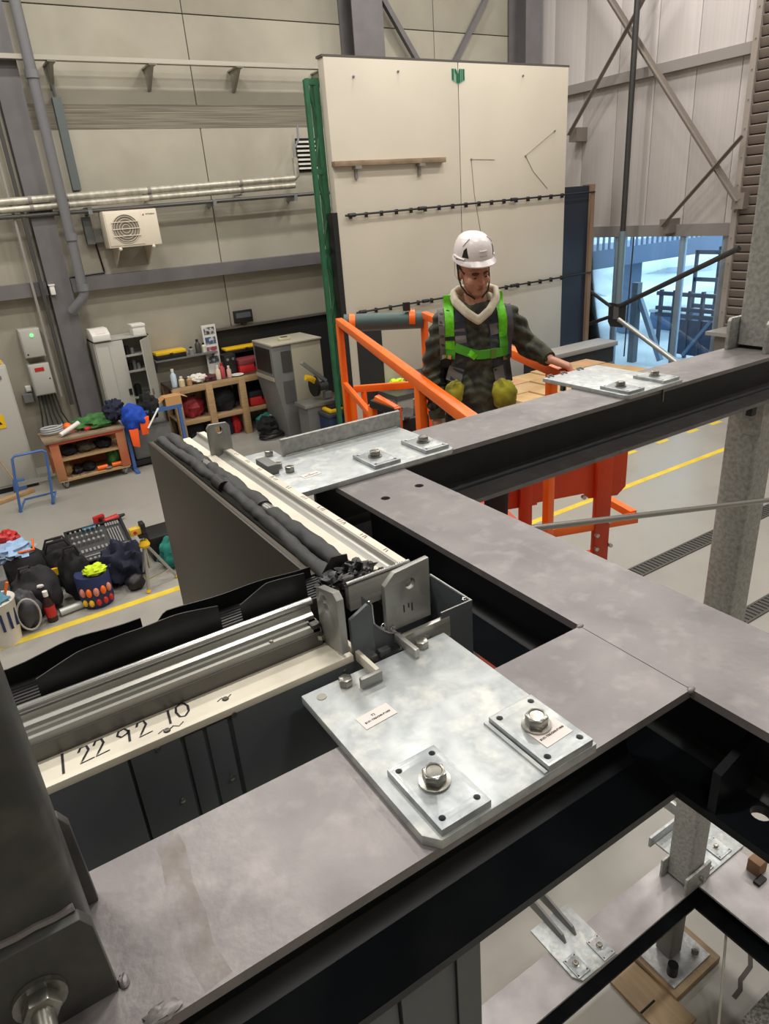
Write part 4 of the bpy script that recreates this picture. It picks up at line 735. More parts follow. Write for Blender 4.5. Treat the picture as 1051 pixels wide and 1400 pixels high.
t = thing('grey_crate', 'grey crate with an orange box behind the bags at the left edge', 'crate', (-.3, 7.4, F)); part('body', MB().box(-.6, -.12, 7.2, 7.6, F, F+.45), cab_d, t, .01); part('orange_box', MB().box(-.55, -.2, 7.25, 7.55, F+.45, F+.75), M('orange_case', (196, 104, 54), .5), t, .01)
solo('teal_bag', MB().lump((1.62, 7.3, F+.15), (.24, .2, .18), .3, 2.4, 18, 10, 70, -.15), teal_m, 'teal bag on the floor right of the tripod', 'bag')
solo('black_case', MB().box(1.35, 1.9, 7.5, 7.9, F, F+.3), black_m, 'black case on the floor behind the teal bag', 'case', bevel=.02)

# ================================================================ UPPER STEEL FRAME
def ibeam(name, axis, a0, a1, c0, c1, zt, zh, lab, holes=(), fm=None, wm=None, tf=.011, stiff=(), bholes=(), bm=None):
    t = thing(name, lab, 'steel beam', ((a0+a1)/2, (c0+c1)/2, zt-zh) if axis == 'x' else ((c0+c1)/2, (a0+a1)/2, zt-zh))
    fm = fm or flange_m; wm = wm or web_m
    fn = (lambda u, v, w_: (u, v, w_)) if axis == 'x' else (lambda u, v, w_: (v, u, w_))
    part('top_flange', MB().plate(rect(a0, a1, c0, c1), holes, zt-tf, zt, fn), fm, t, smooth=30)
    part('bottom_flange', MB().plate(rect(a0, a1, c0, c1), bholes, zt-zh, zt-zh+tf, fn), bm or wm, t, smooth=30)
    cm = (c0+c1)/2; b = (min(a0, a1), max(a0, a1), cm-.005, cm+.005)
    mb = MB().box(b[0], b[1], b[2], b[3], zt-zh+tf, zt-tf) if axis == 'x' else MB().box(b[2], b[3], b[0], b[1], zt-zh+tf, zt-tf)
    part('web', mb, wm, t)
    fl = MB()
    for s in (-1, 1):     # root fillets
        for z, q in ((zt-tf, -1), (zt-zh+tf, 1)):
            poly = [(cm+s*.005, z), (cm+s*.02, z), (cm+s*.009, z+q*.006), (cm+s*.005, z+q*.016)]
            fl.prism(poly, 'x' if axis == 'x' else 'y', a0, a1)
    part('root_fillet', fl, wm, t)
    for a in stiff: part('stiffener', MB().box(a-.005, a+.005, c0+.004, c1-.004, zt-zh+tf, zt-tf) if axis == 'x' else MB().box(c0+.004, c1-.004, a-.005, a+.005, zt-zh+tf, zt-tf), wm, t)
    return t
stain_m = bpy.data.materials.new('rust_stain'); stain_m.use_nodes = True; nt = stain_m.node_tree; pb_ = nt.nodes['Principled BSDF']; pb_.inputs['Base Color'].default_value = lin((128, 112, 84)); pb_.inputs['Roughness'].default_value = .6
tx = nt.nodes.new('ShaderNodeTexNoise'); tx.inputs['Scale'].default_value = 22; tx.inputs['Detail'].default_value = 7; mr_ = nt.nodes.new('ShaderNodeMapRange'); mr_.inputs[1].default_value = .42; mr_.inputs[2].default_value = .68; mr_.inputs[3].default_value = 0; mr_.inputs[4].default_value = .34
tco = nt.nodes.new('ShaderNodeTexCoord'); nt.links.new(tco.outputs['Object'], tx.inputs['Vector']); nt.links.new(tx.outputs['Fac'], mr_.inputs[0]); nt.links.new(mr_.outputs[0], pb_.inputs['Alpha'])
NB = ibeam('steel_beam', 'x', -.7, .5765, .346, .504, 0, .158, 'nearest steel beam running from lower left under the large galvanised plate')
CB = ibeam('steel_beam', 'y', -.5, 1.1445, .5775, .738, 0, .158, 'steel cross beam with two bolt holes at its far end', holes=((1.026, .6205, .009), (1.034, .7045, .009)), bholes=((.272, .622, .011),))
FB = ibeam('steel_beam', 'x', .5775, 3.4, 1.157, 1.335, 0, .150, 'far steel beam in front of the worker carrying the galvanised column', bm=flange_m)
part('rust_stain', MB().add(*(lambda r_: (r_.v, r_.f))(ribbon([(.045, .503), (.046, .48), (.040, .44), (.040, .41), (.036, .38), (.040, .349)], .022, .0004))), stain_m, NB, smooth=0)
for x, y, t in ((.5775, .346, NB), (.5775, .504, NB)): part('weld_bead', MB().ball((x, y, -.001), (.006, .004, .0035), 10, 6), flange_m, t)
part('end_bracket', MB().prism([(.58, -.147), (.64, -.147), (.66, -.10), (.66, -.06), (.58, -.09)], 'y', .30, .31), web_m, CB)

def hexhead(mb, c, r, h, axis='z'):
    x, y, z = c; hexp = [(x+r*math.cos(i*math.pi/3+.2), y+r*math.sin(i*math.pi/3+.2)) for i in range(6)]
    return mb.prism(hexp, 'z', z, z+h)
def big_bolt(x, y, z, parent, s=1.):
    b = part('bolt_head', hexhead(MB(), (x, y, z+.003*s), .0118*s, .0100*s), bolt_m, parent, .0012*s)
    part('washer', MB().lathe((x, y, z), [(.0150*s, 0), (.0150*s, .0028*s), (.010*s, .0034*s)], 20), bolt_m, parent)
    part('bolt_dimple', MB().lathe((x, y, z+.0125*s), [(.0095*s, 0), (.0095*s, .0011*s), (.0078*s, .0015*s), (.007*s, .0006*s)], 18), bolt_m, parent)
def clamp(x0, x1, y0, y1, z, root, sx=.5, sy=.55):
    ins_ = .008; hs = [(x, y, .0033) for x in (x0+ins_, x1-ins_) for y in (y0+ins_+.002, y1-ins_)]
    c = part('clamp_plate', MB().plate(rect(x0, x1, y0, y1), hs, z, z+.008, lambda u, v, w_: (u, v, w_)), galv2_m, root, .0008, smooth=30)
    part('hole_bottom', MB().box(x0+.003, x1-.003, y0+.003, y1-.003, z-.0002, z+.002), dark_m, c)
    big_bolt(x0+(x1-x0)*sx, y0+(y1-y0)*sy, z+.008, c); return c
def sticker(x, y, z, rot, root, w_=.040, h=.021):
    mt = Matrix.Translation((x, y, z)) @ Matrix.Rotation(rot, 4, 'Z')
    mb = MB().box(-w_/2, w_/2, -h/2, h/2, 0, .0003); mb.v = [tuple(mt @ Vector(v)) for v in mb.v]
    s = part('label_sticker', mb, label_m, root)
    text('label_text', 'T2', .0042, ink_m, root, mt @ Matrix.Translation((-.002, .0035, .0005)))
    text('label_text', 'B101-TRE4300-P1000', .0036, ink_m, root, mt @ Matrix.Translation((0, -.0025, .0005)))
# near bracket
br1 = thing('anchor_bracket', 'large galvanised bracket plate bolted on the nearest beam', 'bracket', (.326, .465, 0))
base = part('base_plate', MB().plate([(.226, .588), (.226, .357), (.237, .343), (.4255, .343), (.4255, .588)], (), .0, .011, lambda u, v, w_: (u, v, w_)), galv_m, br1, .001, smooth=30)
clamp(.239, .2935, .3455, .4305, .011, br1); clamp(.3615, .4205, .3435, .4285, .011, br1)
part('packing_strip', MB().box(.3565, .3605, .344, .43, .011, .0135), galv_m, br1)
for x, y in ((.276, .574), (.386, .580)): part('hex_bolt', hexhead(MB(), (x, y, .011), .0086, .0095), bolt_m, br1, .001)
part('blind_hole_plug', MB().lathe((.2435, .572, .0111), [(.0055, 0), (.0055, .0006)], 16), M('plug_grey', (150, 150, 140), .5, .4), br1)
sticker(.2755, .508, .0113, .06, br1); sticker(.3945, .375, .0193, .04, br1, .036, .026)
# far-left bracket
br2 = thing('anchor_bracket', 'galvanised bracket plate with upright rear flange at the left end of the far beam', 'bracket', (.69, 1.25, 0))
part('base_plate', MB().plate([(.478, 1.137), (.866, 1.137), (.876, 1.147), (.876, 1.366), (.567, 1.366), (.567, 1.43), (.50, 1.43), (.478, 1.40)], (), 0, .011, lambda u, v, w_: (u, v, w_)), galv_m, br2, .001, smooth=30)
part('upright_flange', MB().box(.566, .884, 1.362, 1.372, .0, .050), galvcol_m, br2, .001)
part('weld_seam', MB().tube([(.57+.02*i, 1.360, .0115+.001*(i % 2)) for i in range(16)], .003, 6), M('weld_grey', (150, 150, 148), .5, .5), br2)
clamp(.674, .738, 1.146, 1.238, .011, br2); clamp(.806, .868, 1.149, 1.247, .011, br2)
for x, y in ((.545, 1.392), (.525, 1.30), (.535, 1.262)): part('hex_bolt', hexhead(MB(), (x, y, .011), .0105, .012), bolt_m, br2, .001)
part('stop_block', MB().box(.49, .515, 1.27, 1.335, .011, .032), cab_d, br2, .002)
sticker(.56, 1.215, .0113, .1, br2)
# right bracket on the far beam, by the worker's hand
br3 = thing('anchor_bracket', "galvanised bracket plate on the far beam under the worker's hand", 'bracket', (1.57, 1.3, 0))
part('base_plate', MB().plate([(1.452, 1.455), (1.452, 1.16), (1.463, 1.148), (1.682, 1.152), (1.682, 1.455)], (), 0, .011, lambda u, v, w_: (u, v, w_)), galv_m, br3, .001, smooth=30)
clamp(1.462, 1.525, 1.154, 1.25, .011, br3); clamp(1.612, 1.678, 1.16, 1.262, .011, br3)
for x in (1.475, 1.53, 1.60): part('clip', MB().tube([(x-.009, 1.442, .012), (x-.008, 1.452, .0155), (x+.008, 1.452, .0155), (x+.009, 1.442, .012)], .0024, 6), cab_d, br3)
part('under_bolt', MB().cyl((1.48, 1.40, 0), (1.48, 1.40, -.022), .009, 8), bolt_m, br3); part('under_bolt', MB().cyl((1.49, 1.365, 0), (1.49, 1.365, -.022), .009, 8), bolt_m, br3)
part('stiffening_pin', MB().box(1.60, 1.603, 1.150, 1.156, -.035, -.002), bolt_m, br3)
# columns standing on the beams
def post(lab, x0, x1, y0, y1, z0, z1, m, name='steel_column', bolt=True, lugz=.1, flip=1):
    t = thing(name, lab, 'column', ((x0+x1)/2, (y0+y1)/2, z0)); r = .012
    poly = []
    for cx, cy, a in ((x1-r, y1-r, 0), (x0+r, y1-r, 90), (x0+r, y0+r, 180), (x1-r, y0+r, 270)):
        for q in range(4): an = math.radians(a+q*30); poly.append((cx+r*math.cos(an), cy+r*math.sin(an)))
    part('tube', MB().prism(poly, 'z', z0+.012, z1), m, t); part('base_packing', MB().box(x0+.01, x1-.01, y0+.01, y1-.01, z0, z0+.012), dark_m, t)
    return t
NC = post('dark shaded column in the lower left corner, closest to the camera', -.118, -.026, .397, .470, 0, 1.6, shadecol_m)
def lug(t, x0, x1, y0, y1, z1, m, chx=.012):
    return part('lug_plate', MB().prism([(x0, 0), (x1, 0), (x1-.002, z1-chx), (x1-.008, z1), (x0, z1)], 'y', y0, y1), m, t, .0015)
l1 = lug(NC, -.13, -.0215, .386, .397, .082, shadecol_m); lug(NC, -.13, -.0185, .470, .480, .098, shadecol_m)
part('lug_washer', MB().lathe((-.066, .3855, .036), [(.017, 0), (.017, -.004), (.012, -.004)], 20, 'y'), bolt_m, l1); part('bolt_shank', MB().cyl((-.066, .388, .036), (-.066, .352, .033), .0075, 14), bolt_m, l1); part('bolt_nut', MB().prism([(-.066+.0125*math.cos(i*math.pi/3), .036+.0125*math.sin(i*math.pi/3)) for i in range(6)], 'y', .372, .382), bolt_m, l1, .001)
part('weld_bead', MB().lump((.000, .352, .0005), (.013, .007, .0035), .3, 3, 12, 8, 2, -.002), flange_m, NC)
part('weld_bead', MB().lump((-.0175, .39, .001), (.004, .006, .003), .3, 3, 10, 6, 4, -.002), flange_m, NC); part('weld_bead', MB().tube([(-.115+.012*i, .3965, .083+.001*(i % 2)) for i in range(8)], .003, 6), flange_m, NC)
FC = post('galvanised square column standing on the far beam at the right edge', 2.185, 2.30, 1.20, 1.315, 0, 2.6, galvcol_m)
for y0 in (1.315, 1.188): part('lug_plate', MB().prism([(2.14, 0), (2.36, 0), (2.36, .09), (2.352, .1), (2.148, .1), (2.14, .09)], 'y', y0, y0+.012), galvcol_m, FC, .002)
LC = post('galvanised square column under the far beam standing on the lower frame', 2.19, 2.305, 1.20, 1.315, -2.475, -.152, galvcol_m)
for y0 in (1.19, 1.317): part('lug_plate', MB().box(2.15, 2.33, y0-.006, y0+.006, -2.475, -2.37), galvcol_m, LC, .002)
part('lug_bolt', MB().cyl((2.25, 1.18, -2.42), (2.25, 1.16, -2.42), .012, 8), bolt_m, LC)
part('cable_tie', MB().box(2.185, 2.192, 1.19, 1.26, -.28, -.16), galvcol_m, LC)
part('cap_clip', MB().box(2.10, 2.125, 1.18, 1.20, -.19, -.152), black_m, FB)
solo('brace_rod', MB().cyl((.78, .97, -.11), (2.3, 1.03, -.47), .0075, 10), M('rod_steel', (150, 148, 144), .35, .7), 'slim steel brace rod crossing behind the cross beam to the right edge', 'brace')
# ================================================================ LOWER FRAME
lowf_m = M('lower_flange_steel', (168, 164, 166), .45, .4, (142, 138, 140), 6, 6)
LB = ibeam('steel_beam', 'x', -.3, 2.6, 1.185, 1.36, -2.475, .16, 'lower steel beam far below running under the galvanised column', fm=lowf_m)
LX = ibeam('steel_beam', 'y', -.2, 1.184, 2.25, 2.57, -2.475, .16, 'lower steel cross beam with a wood block on it at the right edge', fm=lowf_m)
for i in range(3): part('web_hole_plug', MB().cyl((2.405, .95-i*.1, -2.55), (2.40, .95-i*.1, -2.55), .014, 10), M('web_hole_%d' % i, (110, 108, 104), .6), LX)
b4 = thing('anchor_bracket', 'galvanised bracket with two long upright fins on the lower beam', 'bracket', (1.57, 1.33, -2.475))
part('base_plate', MB().plate([(1.465, 1.47), (1.465, 1.225), (1.49, 1.19), (1.69, 1.185), (1.69, 1.47)], (), -2.475, -2.464, lambda u, v, w_: (u, v, w_)), galv_m, b4, .001, smooth=30)
clamp(1.478, 1.545, 1.20, 1.29, -2.464, b4); clamp(1.62, 1.685, 1.19, 1.29, -2.464, b4)
for x in (1.548, 1.61): part('fin', MB().prism([(1.34, -2.464), (1.58, -2.464), (1.60, -2.2), (1.57, -2.2), (1.55, -2.40), (1.36, -2.43)], 'x', x-.006, x+.006), cab_d, b4, .001)
b5 = thing('anchor_bracket', 'galvanised bracket plate beside the column foot on the lower frame', 'bracket', (2.45, 1.3, -2.475))
part('base_plate', MB().plate([(2.28, 1.45), (2.28, 1.21), (2.30, 1.185), (2.63, 1.185), (2.66, 1.34), (2.62, 1.45)], (), -2.475, -2.464, lambda u, v, w_: (u, v, w_)), galv_m, b5, .001, smooth=30)
clamp(2.30, 2.38, 1.195, 1.28, -2.464, b5); clamp(2.44, 2.53, 1.20, 1.30, -2.464, b5)
part('edge_flange', MB().bar((2.24, 1.45, -2.44), (2.62, 1.45, -2.44), .012, .06), galv_m, b5)
for x in (2.5, 2.58): part('fin', MB().box(x-.006, x+.006, 1.40, 1.6, -2.464, -2.40), galv_m, b5)
wbk2 = thing('wood_block', 'brown wood block on the lower cross beam', 'block', (2.53, 1.08, -2.475)); part('block', MB().box(2.50, 2.57, 1.05, 1.11, -2.475, -2.40), M('block_brown', (134, 104, 78), .7), wbk2, .004); part('strap', MB().box(2.46, 2.52, 1.02, 1.05, -2.475, -2.46), black_m, wbk2)
st2 = post('short dark column stub between the lower beam and its foot plate', 2.17, 2.26, 1.22, 1.31, F+.055, -2.636, cab_d, 'column_stub')
part('foot_plate', MB().box(2.08, 2.36, 1.13, 1.35, F+.04, F+.055), galv_m, st2, .002); part('foot_bolt', MB().cyl((2.13, 1.18, F+.055), (2.13, 1.18, F+.12), .025, 10), black_m, st2); part('foot_bolt', MB().cyl((2.31, 1.18, F+.055), (2.31, 1.18, F+.08), .018, 8), bolt_m, st2)
solo('timber_packing', MB().box(2.06, 2.40, 1.10, 1.37, F, F+.04), ply_m, 'timber packing board under the column foot plate', 'board', bevel=.002)
pb = thing('plywood_offcut', 'tan plywood offcut on the floor below the lower beam', 'board', (1.98, 1.13, F)); part('sheet', MB().plate([(1.88, 1.34), (2.05, 1.34), (2.07, 1.0), (1.88, 1.0)], (), F, F+.018, lambda u, v, w_: (u, v, w_)), ply_m, pb); part('saw_slot', MB().box(1.88, 1.98, 1.155, 1.165, F+.0175, F+.0185), dark_m, pb)
solo('tie_rod', MB().cyl((2.37, 1.09, -2.66), (2.06, .89, F+.02), .006, 8), white_pl, 'thin white tie rod slanting down from the lower frame corner', 'rod')
t = thing('corner_gusset', 'small galvanised gusset hanging at the inner corner of the lower frame', 'gusset', (2.36, 1.12, -2.7)); part('plate', MB().prism([(2.27, -2.636), (2.43, -2.636), (2.40, -2.68), (2.32, -2.68)], 'y', 1.08, 1.16), galvcol_m, t)
solo('floor_crack', MB().add(*(lambda r_: (r_.v, r_.f))(ribbon([(2.30, .96), (2.36, .965), (2.40, .99), (2.50, 1.0), (2.58, 1.05), (2.66, 1.06)], .022, F+.001))), M('crack_dark', (84, 80, 76), .9), 'dark jagged mark on the floor beside the white tie rod', 'stain')
solo('stone_kerb', MB().box(2.15, 2.9, .3, .85, F, -2.9), M('speckled_concrete', (150, 148, 142), .8, 0, (104, 102, 98), 60, 3, 0, .45, .55), 'speckled concrete block at the bottom right corner', 'concrete block', bevel=.006)

# ================================================================ FACADE ELEMENT ALONG X
A0, A1 = -.62, .300
fa = thing('facade_element', 'front facade element with white strip, aluminium rail and black gaskets behind the nearest beam', 'facade element', (-.1, .68, -2.6))
part('inner_panel', MB().box(A0, A1+.02, .612, .618, -2.4, .012), panel_m, fa, .001)
for a, b in ((A0, .04), (.042, .094), (.150, A1+.02)): part('cover_plate', MB().box(a+.0005, b-.0005, .6055, .612, -.55, .016), panel_m, fa, .0008)
for a, b in ((.098, .118), (.122, .146)): part('recess_strip', MB().box(a, b, .608, .612, -.5, .008), panel_m, fa, .0006)
for x, z in ((.070, .012), (.1535, .014), (.081, -.066), (.1375, -.068), (.292, .006)): part('panel_screw', MB().lathe((x, .6052, z-.002), [(.0032, 0), (.0026, -.0018), (.0012, -.002)], 10, 'y'), bolt_m, fa)
part('white_strip', MB().box(A0, A1+.005, .6045, .650, .012, .0215), white_m, fa, .0012)
prof = [(.650, -.03), (.650, .044), (.652, .0475), (.657, .0475), (.657, .0455), (.660, .0455), (.660, .050), (.664, .050), (.664, .0475), (.667, .0475), (.667, .053), (.6735, .056), (.6735, .062), (.692, .062), (.692, -.03)]
part('aluminium_rail', MB().prism(prof, 'x', A0, A1-.012), alu_m, fa)
part('cover_lip', MB().prism([(.6465, .0215), (.6465, .0405), (.6495, .0405), (.6495, .0215)], 'x', A0, A1-.014), M('rail_dark', (96, 94, 92), .4, .7), fa)
part('round_bar', MB().cyl((A0, .679, .066), (A1-.008, .679, .066), .0052, 14), chrome_m, fa)
part('rail_screw', MB().lathe((.225, .6545, .0475), [(.003, 0), (.002, .0018)], 8), bolt_m, fa)
bed = [(.692, .0)]
for i in range(9): bed += [(.694+i*.007, .052-.0005*i), (.696+i*.007, .056-.0005*i), (.699+i*.007, .056-.0005*i), (.7005+i*.007, .052-.0005*i)]
part('gasket_bed', MB().prism(bed+[(.757, .0)], 'x', A0, .335), rubber_m, fa)
def sheet_x(x0, x1, y, zb, tops, lean=.01, th=.0016, n=40):
    """thin upright membrane along X with a wavy top edge"""
    mb = MB(); vs = []
    def top(x):
        for (xa, za), (xb, zb_) in zip(tops, tops[1:]):
            if xa <= x <= xb: return za+(zb_-za)*(x-xa)/(xb-xa)
        return tops[-1][1]
    for s in (0, 1):
        for i in range(n+1):
            x = x0+(x1-x0)*i/n; h = top(x); w_ = .0015*math.sin(x*55)
            vs += [(x, y+s*th, zb), (x, y+lean*.4+s*th+w_, zb+(h-zb)*.5), (x, y+lean+s*th+w_*1.6, h)]
    k = 3*(n+1); fs = []
    for i in range(n):
        for j in range(2):
            a = i*3+j; fs += [(a, a+3, a+4, a+1), (k+a, k+a+1, k+a+4, k+a+3)]
        a = i*3; fs += [(a+2, a+5, k+a+5, k+a+2), (a, k+a, k+a+3, a+3)]
    fs += [(0, 1, k+1, k), (1, 2, k+2, k+1), (3*n, k+3*n, k+3*n+1, 3*n+1), (3*n+1, k+3*n+1, k+3*n+2, 3*n+2)]
    return mb.add(vs, fs)
part('inner_membrane', sheet_x(-.016, .186, .704, .05, [(-.016, .076), (.03, .088), (.08, .093), (.14, .091), (.186, .086)], .006), foil_m, fa)
part('inner_membrane', sheet_x(.212, .300, .704, .05, [(.212, .078), (.25, .092), (.30, .090)], .004), foil_m, fa)
part('outer_membrane', sheet_x(A0, .106, .755, .0, [(A0, .070), (-.036, .072), (.03, .080), (.106, .078)], .002), foil_m, fa)
part('outer_membrane', sheet_x(.122, .330, .755, .0, [(.122, .062), (.135, .074), (.2, .073), (.33, .068)], .002), foil_m, fa)
part('outer_panel', MB().box(A0, .334, .762, .768, -2.4, .045), glass_panel_m, fa)
part('edge_fin', MB().prism([(.765, .02), (.86, .0), (.86, -.03), (.85, -.06), (.765, -.06)], 'x', .108, .112), alu_m, fa); part('edge_fin_lip', MB().bar((.112, .765, .021), (.112, .862, .001), .012, .003), white_m, fa)
# hand-written number on the white strip
STK = {'1': [[(.45, 0), (.55, 1)]], '2': [[(.05, .75), (.2, 1), (.6, 1), (.7, .7), (.35, .3), (.1, 0), (.95, .05)]], '9': [[(.8, .75), (.6, 1), (.2, .95), (.05, .7), (.3, .5), (.7, .6), (.85, .8), (.75, 0)]], '0': [[(.5, 1), (.15, .85), (.05, .5), (.2, .1), (.55, 0), (.9, .25), (.95, .65), (.75, .95), (.5, 1)]]}
for ch, (x, y) in zip('1229210', ((-.0185, .6135), (.0035, .6175), (.0185, .6185), (.042, .6195), (.062, .6195), (.089, .620), (.104, .6225))):
    hgt = .031 if ch == '1' and x < 0 else .0235; wd = .0150; x -= .006; mb = MB()
    for s in STK[ch]:
        for off in (0, .0012):
            r_ = ribbon([(x+u*wd+(v*.002)+off, y+v*hgt) for u, v in s], .0014, .02185); mb.add(r_.v, r_.f)
    part('digit', mb, ink_m, fa, smooth=0)
mb = MB()
for x, y in ((.083, .6125), (.0935, .612), (.151, .6235)): mb.add(*(lambda r_: (r_.v, r_.f))(ribbon([(x-.008, y), (x-.002, y+.003), (x+.003, y-.001), (x+.009, y+.003)], .0012, .02185)))
part('pen_scribble', mb, ink_m, fa, smooth=0, kind='stuff')
for x, y in ((.084, .612), (.152, .6225)): part('strip_screw', MB().lathe((x, y, .0214), [(.004, 0), (.003, .0016)], 10), M('screw_dark%d' % int(x*1000), (90, 86, 82), .4, .6), fa)
lg = part('lug_plate', MB().plate([(.602, .030), (.655, .022), (.655, .094), (.648, .100), (.610, .109), (.602, .102)], ((.633, .090, .0052), (.631, .079, .0066)), .2895, .2985, lambda u, v, w_: (w_, u, v)), lug_m, fa, .0008, smooth=30)
part('lug_bolt', hexhead(MB(), (.286, .648, .03), .0055, .006), bolt_m, fa)
part('end_block', MB().box(.276, .289, .650, .678, .022, .05), M('end_dark', (70, 68, 66), .4, .6), fa, .002)
# ================================================================ FACADE ELEMENT ALONG Y
B0, B1 = .705, 1.575
fb = thing('facade_element', 'side facade element with bronze glass panel and foam sleeves running away from the corner', 'facade element', (.40, 1.15, -2.6))
part('glass_panel', MB().box(.3285, .3345, .764, B1, -2.4, .052), glass_panel_m, fb, .0006)
part('panel_edge_strip', MB().box(.3345, .341, .764, B1, -.3, .050), M('edge_bronze', (78, 72, 62), .4, .5), fb)
part('gasket_bed', MB().prism([(.341, -.1), (.341, .046), (.346, .052), (.350, .044), (.355, .050), (.360, .040), (.372, .036), (.404, .036), (.404, -.1)], 'y', B0+.03, B1), rubber_m, fb)
part('inner_panel', MB().box(.4575, .4625, B0, B1, -2.4, .040), panel_m, fb)
part('white_strip', MB().box(.449, .463, B0-.01, B1, .038, .0468), white_m, fb, .001)
part('white_strip', MB().box(.405, .426, B0+.03, B1, .030, .0405), white_m, fb, .001)
cove = [(.449, -.02), (.449, .0475), (.4465, .0485), (.4445, .0475), (.4445, .046)]+[(.426+.019*math.cos(a), .0425+.0*a+.004-.011*math.sin(a)) for a in [i*math.pi/10 for i in range(1, 5)]]+[(.428, .034), (.4255, .039), (.4255, -.02)]
part('aluminium_track', MB().prism(cove, 'y', B0+.002, B1), aluy_m, fb)
part('return_rail', MB().prism([(.692, .02), (.692, .058), (.695, .062), (.698, .060), (.698, .054), (.704, .050), (.704, .02)], 'x', .352, .449), alu_m, fb); part('return_rail_lip', MB().cyl((.35, .694, .060), (.449, .694, .060), .0035, 10), chrome_m, fb)
wr_ = []
random.seed(3)
x = 0
mb = MB(); yy = .76
while yy < 1.5:
    n_ = random.choice((2, 3, 4))
    for i in range(n_): mb.add(*(lambda r_: (r_.v, r_.f))(ribbon([(.452+random.random()*.002, yy+i*.007), (.459+random.random()*.002, yy+i*.007+random.uniform(-.003, .004))], .0016, .0471)))
    yy += n_*.007+.045
part('written_marks', mb, ink_m, fb, smooth=0, kind='stuff')
def sleeve(y0, y1, x, z, r, seed, flat=.75, n=22, drift=0.):
    n *= 3; pts = [(x+drift*(i/n-.5)+.0012*math.sin(i*.2+seed), y0+(y1-y0)*i/n, z+.0012*math.sin(i*.17+seed*2)) for i in range(n+1)]
    b = MB().tube(pts, [r*(1+.04*math.sin(i*.3+seed*1.7)) for i in range(n+1)], 18, True, flat)
    b.v = [tuple(Vector(v)+Vector((noise.noise(Vector(v)*46)*.0028, 0, noise.noise(Vector((v[0]*60, v[1]*34, 7+seed)))*.0034))) for v in b.v]; return b
for i, (a, b) in enumerate(((1.575, 1.335), (1.305, 1.035), (1.0, .745))): part('foam_sleeve', sleeve(a, b, .384, .049, .0140, i*2.2), foam_m, fb)
part('foil_core', MB().tube([(.384, 1.34, .048), (.385, 1.30, .048)], .010, 10), chrome_m, fb); part('foil_core', MB().tube([(.384, 1.04, .048), (.385, .99, .048)], .010, 10), chrome_m, fb)
part('rubber_hose', sleeve(1.56, 1.18, .361, .052, .0105, 1.0, .9, 22, .01), foam_m, fb); part('rubber_hose', sleeve(1.19, .74, .360, .050, .0110, 4.0, .9, 26, -.02), foam_m, fb)
part('hose_tape', MB().cyl((.3615, 1.205, .052), (.3615, 1.165, .051), .0135, 12), black_m, fb)
part('membrane_flap', sheet_x(.337, .384, .742, .03, [(.337, .05), (.36, .075), (.384, .072)], .004, .0016, 14), foil_m, fb)
part('membrane_flap', MB().lump((.385, .735, .045), (.03, .02, .016), .6, 4, 22, 12, 9), foil_m, fb); part('membrane_flap', MB().lump((.345, .72, .048), (.028, .018, .014), .6, 4, 20, 12, 12), foil_m, fb)
lp = part('lug_plate', MB().plate([(.418, .02), (.468, .02), (.4685, .098), (.462, .106), (.424, .108), (.418, .100)], ((.444, .093, .008),), 1.40, 1.408, lambda u, v, w_: (u, w_, v)), lug_m, fb, .0008, smooth=30)
cr = MB()
for i in range(16): cr.lump((.385+random.uniform(-.02, .035), .712+random.uniform(-.01, .01), .043+random.uniform(0, .012)), (.006, .004, .005), .6, 5, 8, 6, i)
part('crumpled_sealant', cr, foil_m, fb, kind='stuff')
# ================================================================ CORNER POST
cp = thing('corner_post', 'dark hollow corner post with upright drilled lug plate between the two facade elements', 'facade post', (.43, .65, -2.6))
part('side_wall', MB().box(.4785, .4815, .600, .690, -2.4, .030), panel_m, cp); part('front_wall', MB().box(.432, .4785, .600, .603, -2.4, .030), panel_m, cp)
part('rim', MB().box(.4795, .4815, .600, .690, .030, .0308).box(.432, .4795, .600, .602, .030, .0308), lug_m, cp)
part('back_wall', MB().box(.40, .4785, .688, .691, -2.4, .028), panel_m, cp)
part('screw_port', MB().tube([(.4755+.0028*math.cos(a*.7), .608+.0028*math.sin(a*.7), .0305) for a in range(8)], .0009, 6), chrome_m, cp)
part('front_wall_left', MB().box(.324, .432, .606, .612, -2.4, -.002), panel_m, cp)
part('dark_insert', MB().prism([(.306, -.02), (.336, -.02), (.336, .074), (.331, .080), (.306, .068)], 'y', .606, .611), panel_m, cp, .0006)
stp = [(.336, .080), (.3395, .074), (.340, .048), (.349, .036), (.360, .026), (.376, .018)]
part('stepped_wall', MB().prism([(x-.0012, z) for x, z in stp]+[(x, -.1) for x in (.3748, .3348)], 'y', .612, .628), panel_m, cp)
part('stepped_rim', MB().tube([(x, .611, z) for x, z in stp], .0011, 6), chrome_m, cp)
for x, z in ((.352, .040), (.365, .031)): part('screw_port', MB().tube([(x+.0026*math.cos(a*.7), .61, z+.0026*math.sin(a*.7)) for a in range(8)], .0009, 6), chrome_m, cp)
part('lug_plate', MB().plate([(.358, .026), (.4235, .026), (.4245, .108), (.374, .104), (.3585, .090)], ((.3955, .082, .0075),), .611, .619, lambda u, v, w_: (u, w_, v)), lug_m, cp, .0008, smooth=30)
part('lug_marking', MB().box(.383, .3845, .6103, .6112, .046, .056).box(.39, .3915, .6103, .6112, .05, .056).box(.395, .3965, .6103, .6112, .044, .055), ink_m, cp)
part('flat_bar', MB().box(.372, .444, .5985, .6055, -.008, .0215), alu_m, cp, .0006); part('bar_bolt', MB().lathe((.405, .5985, .004), [(.0075, 0), (.0075, -.003), (.005, -.005)], 16, 'y'), bolt_m, cp)
part('cleat', MB().box(.3655, .3715, .564, .609, .011, .0235), alu_m, cp, .0006)
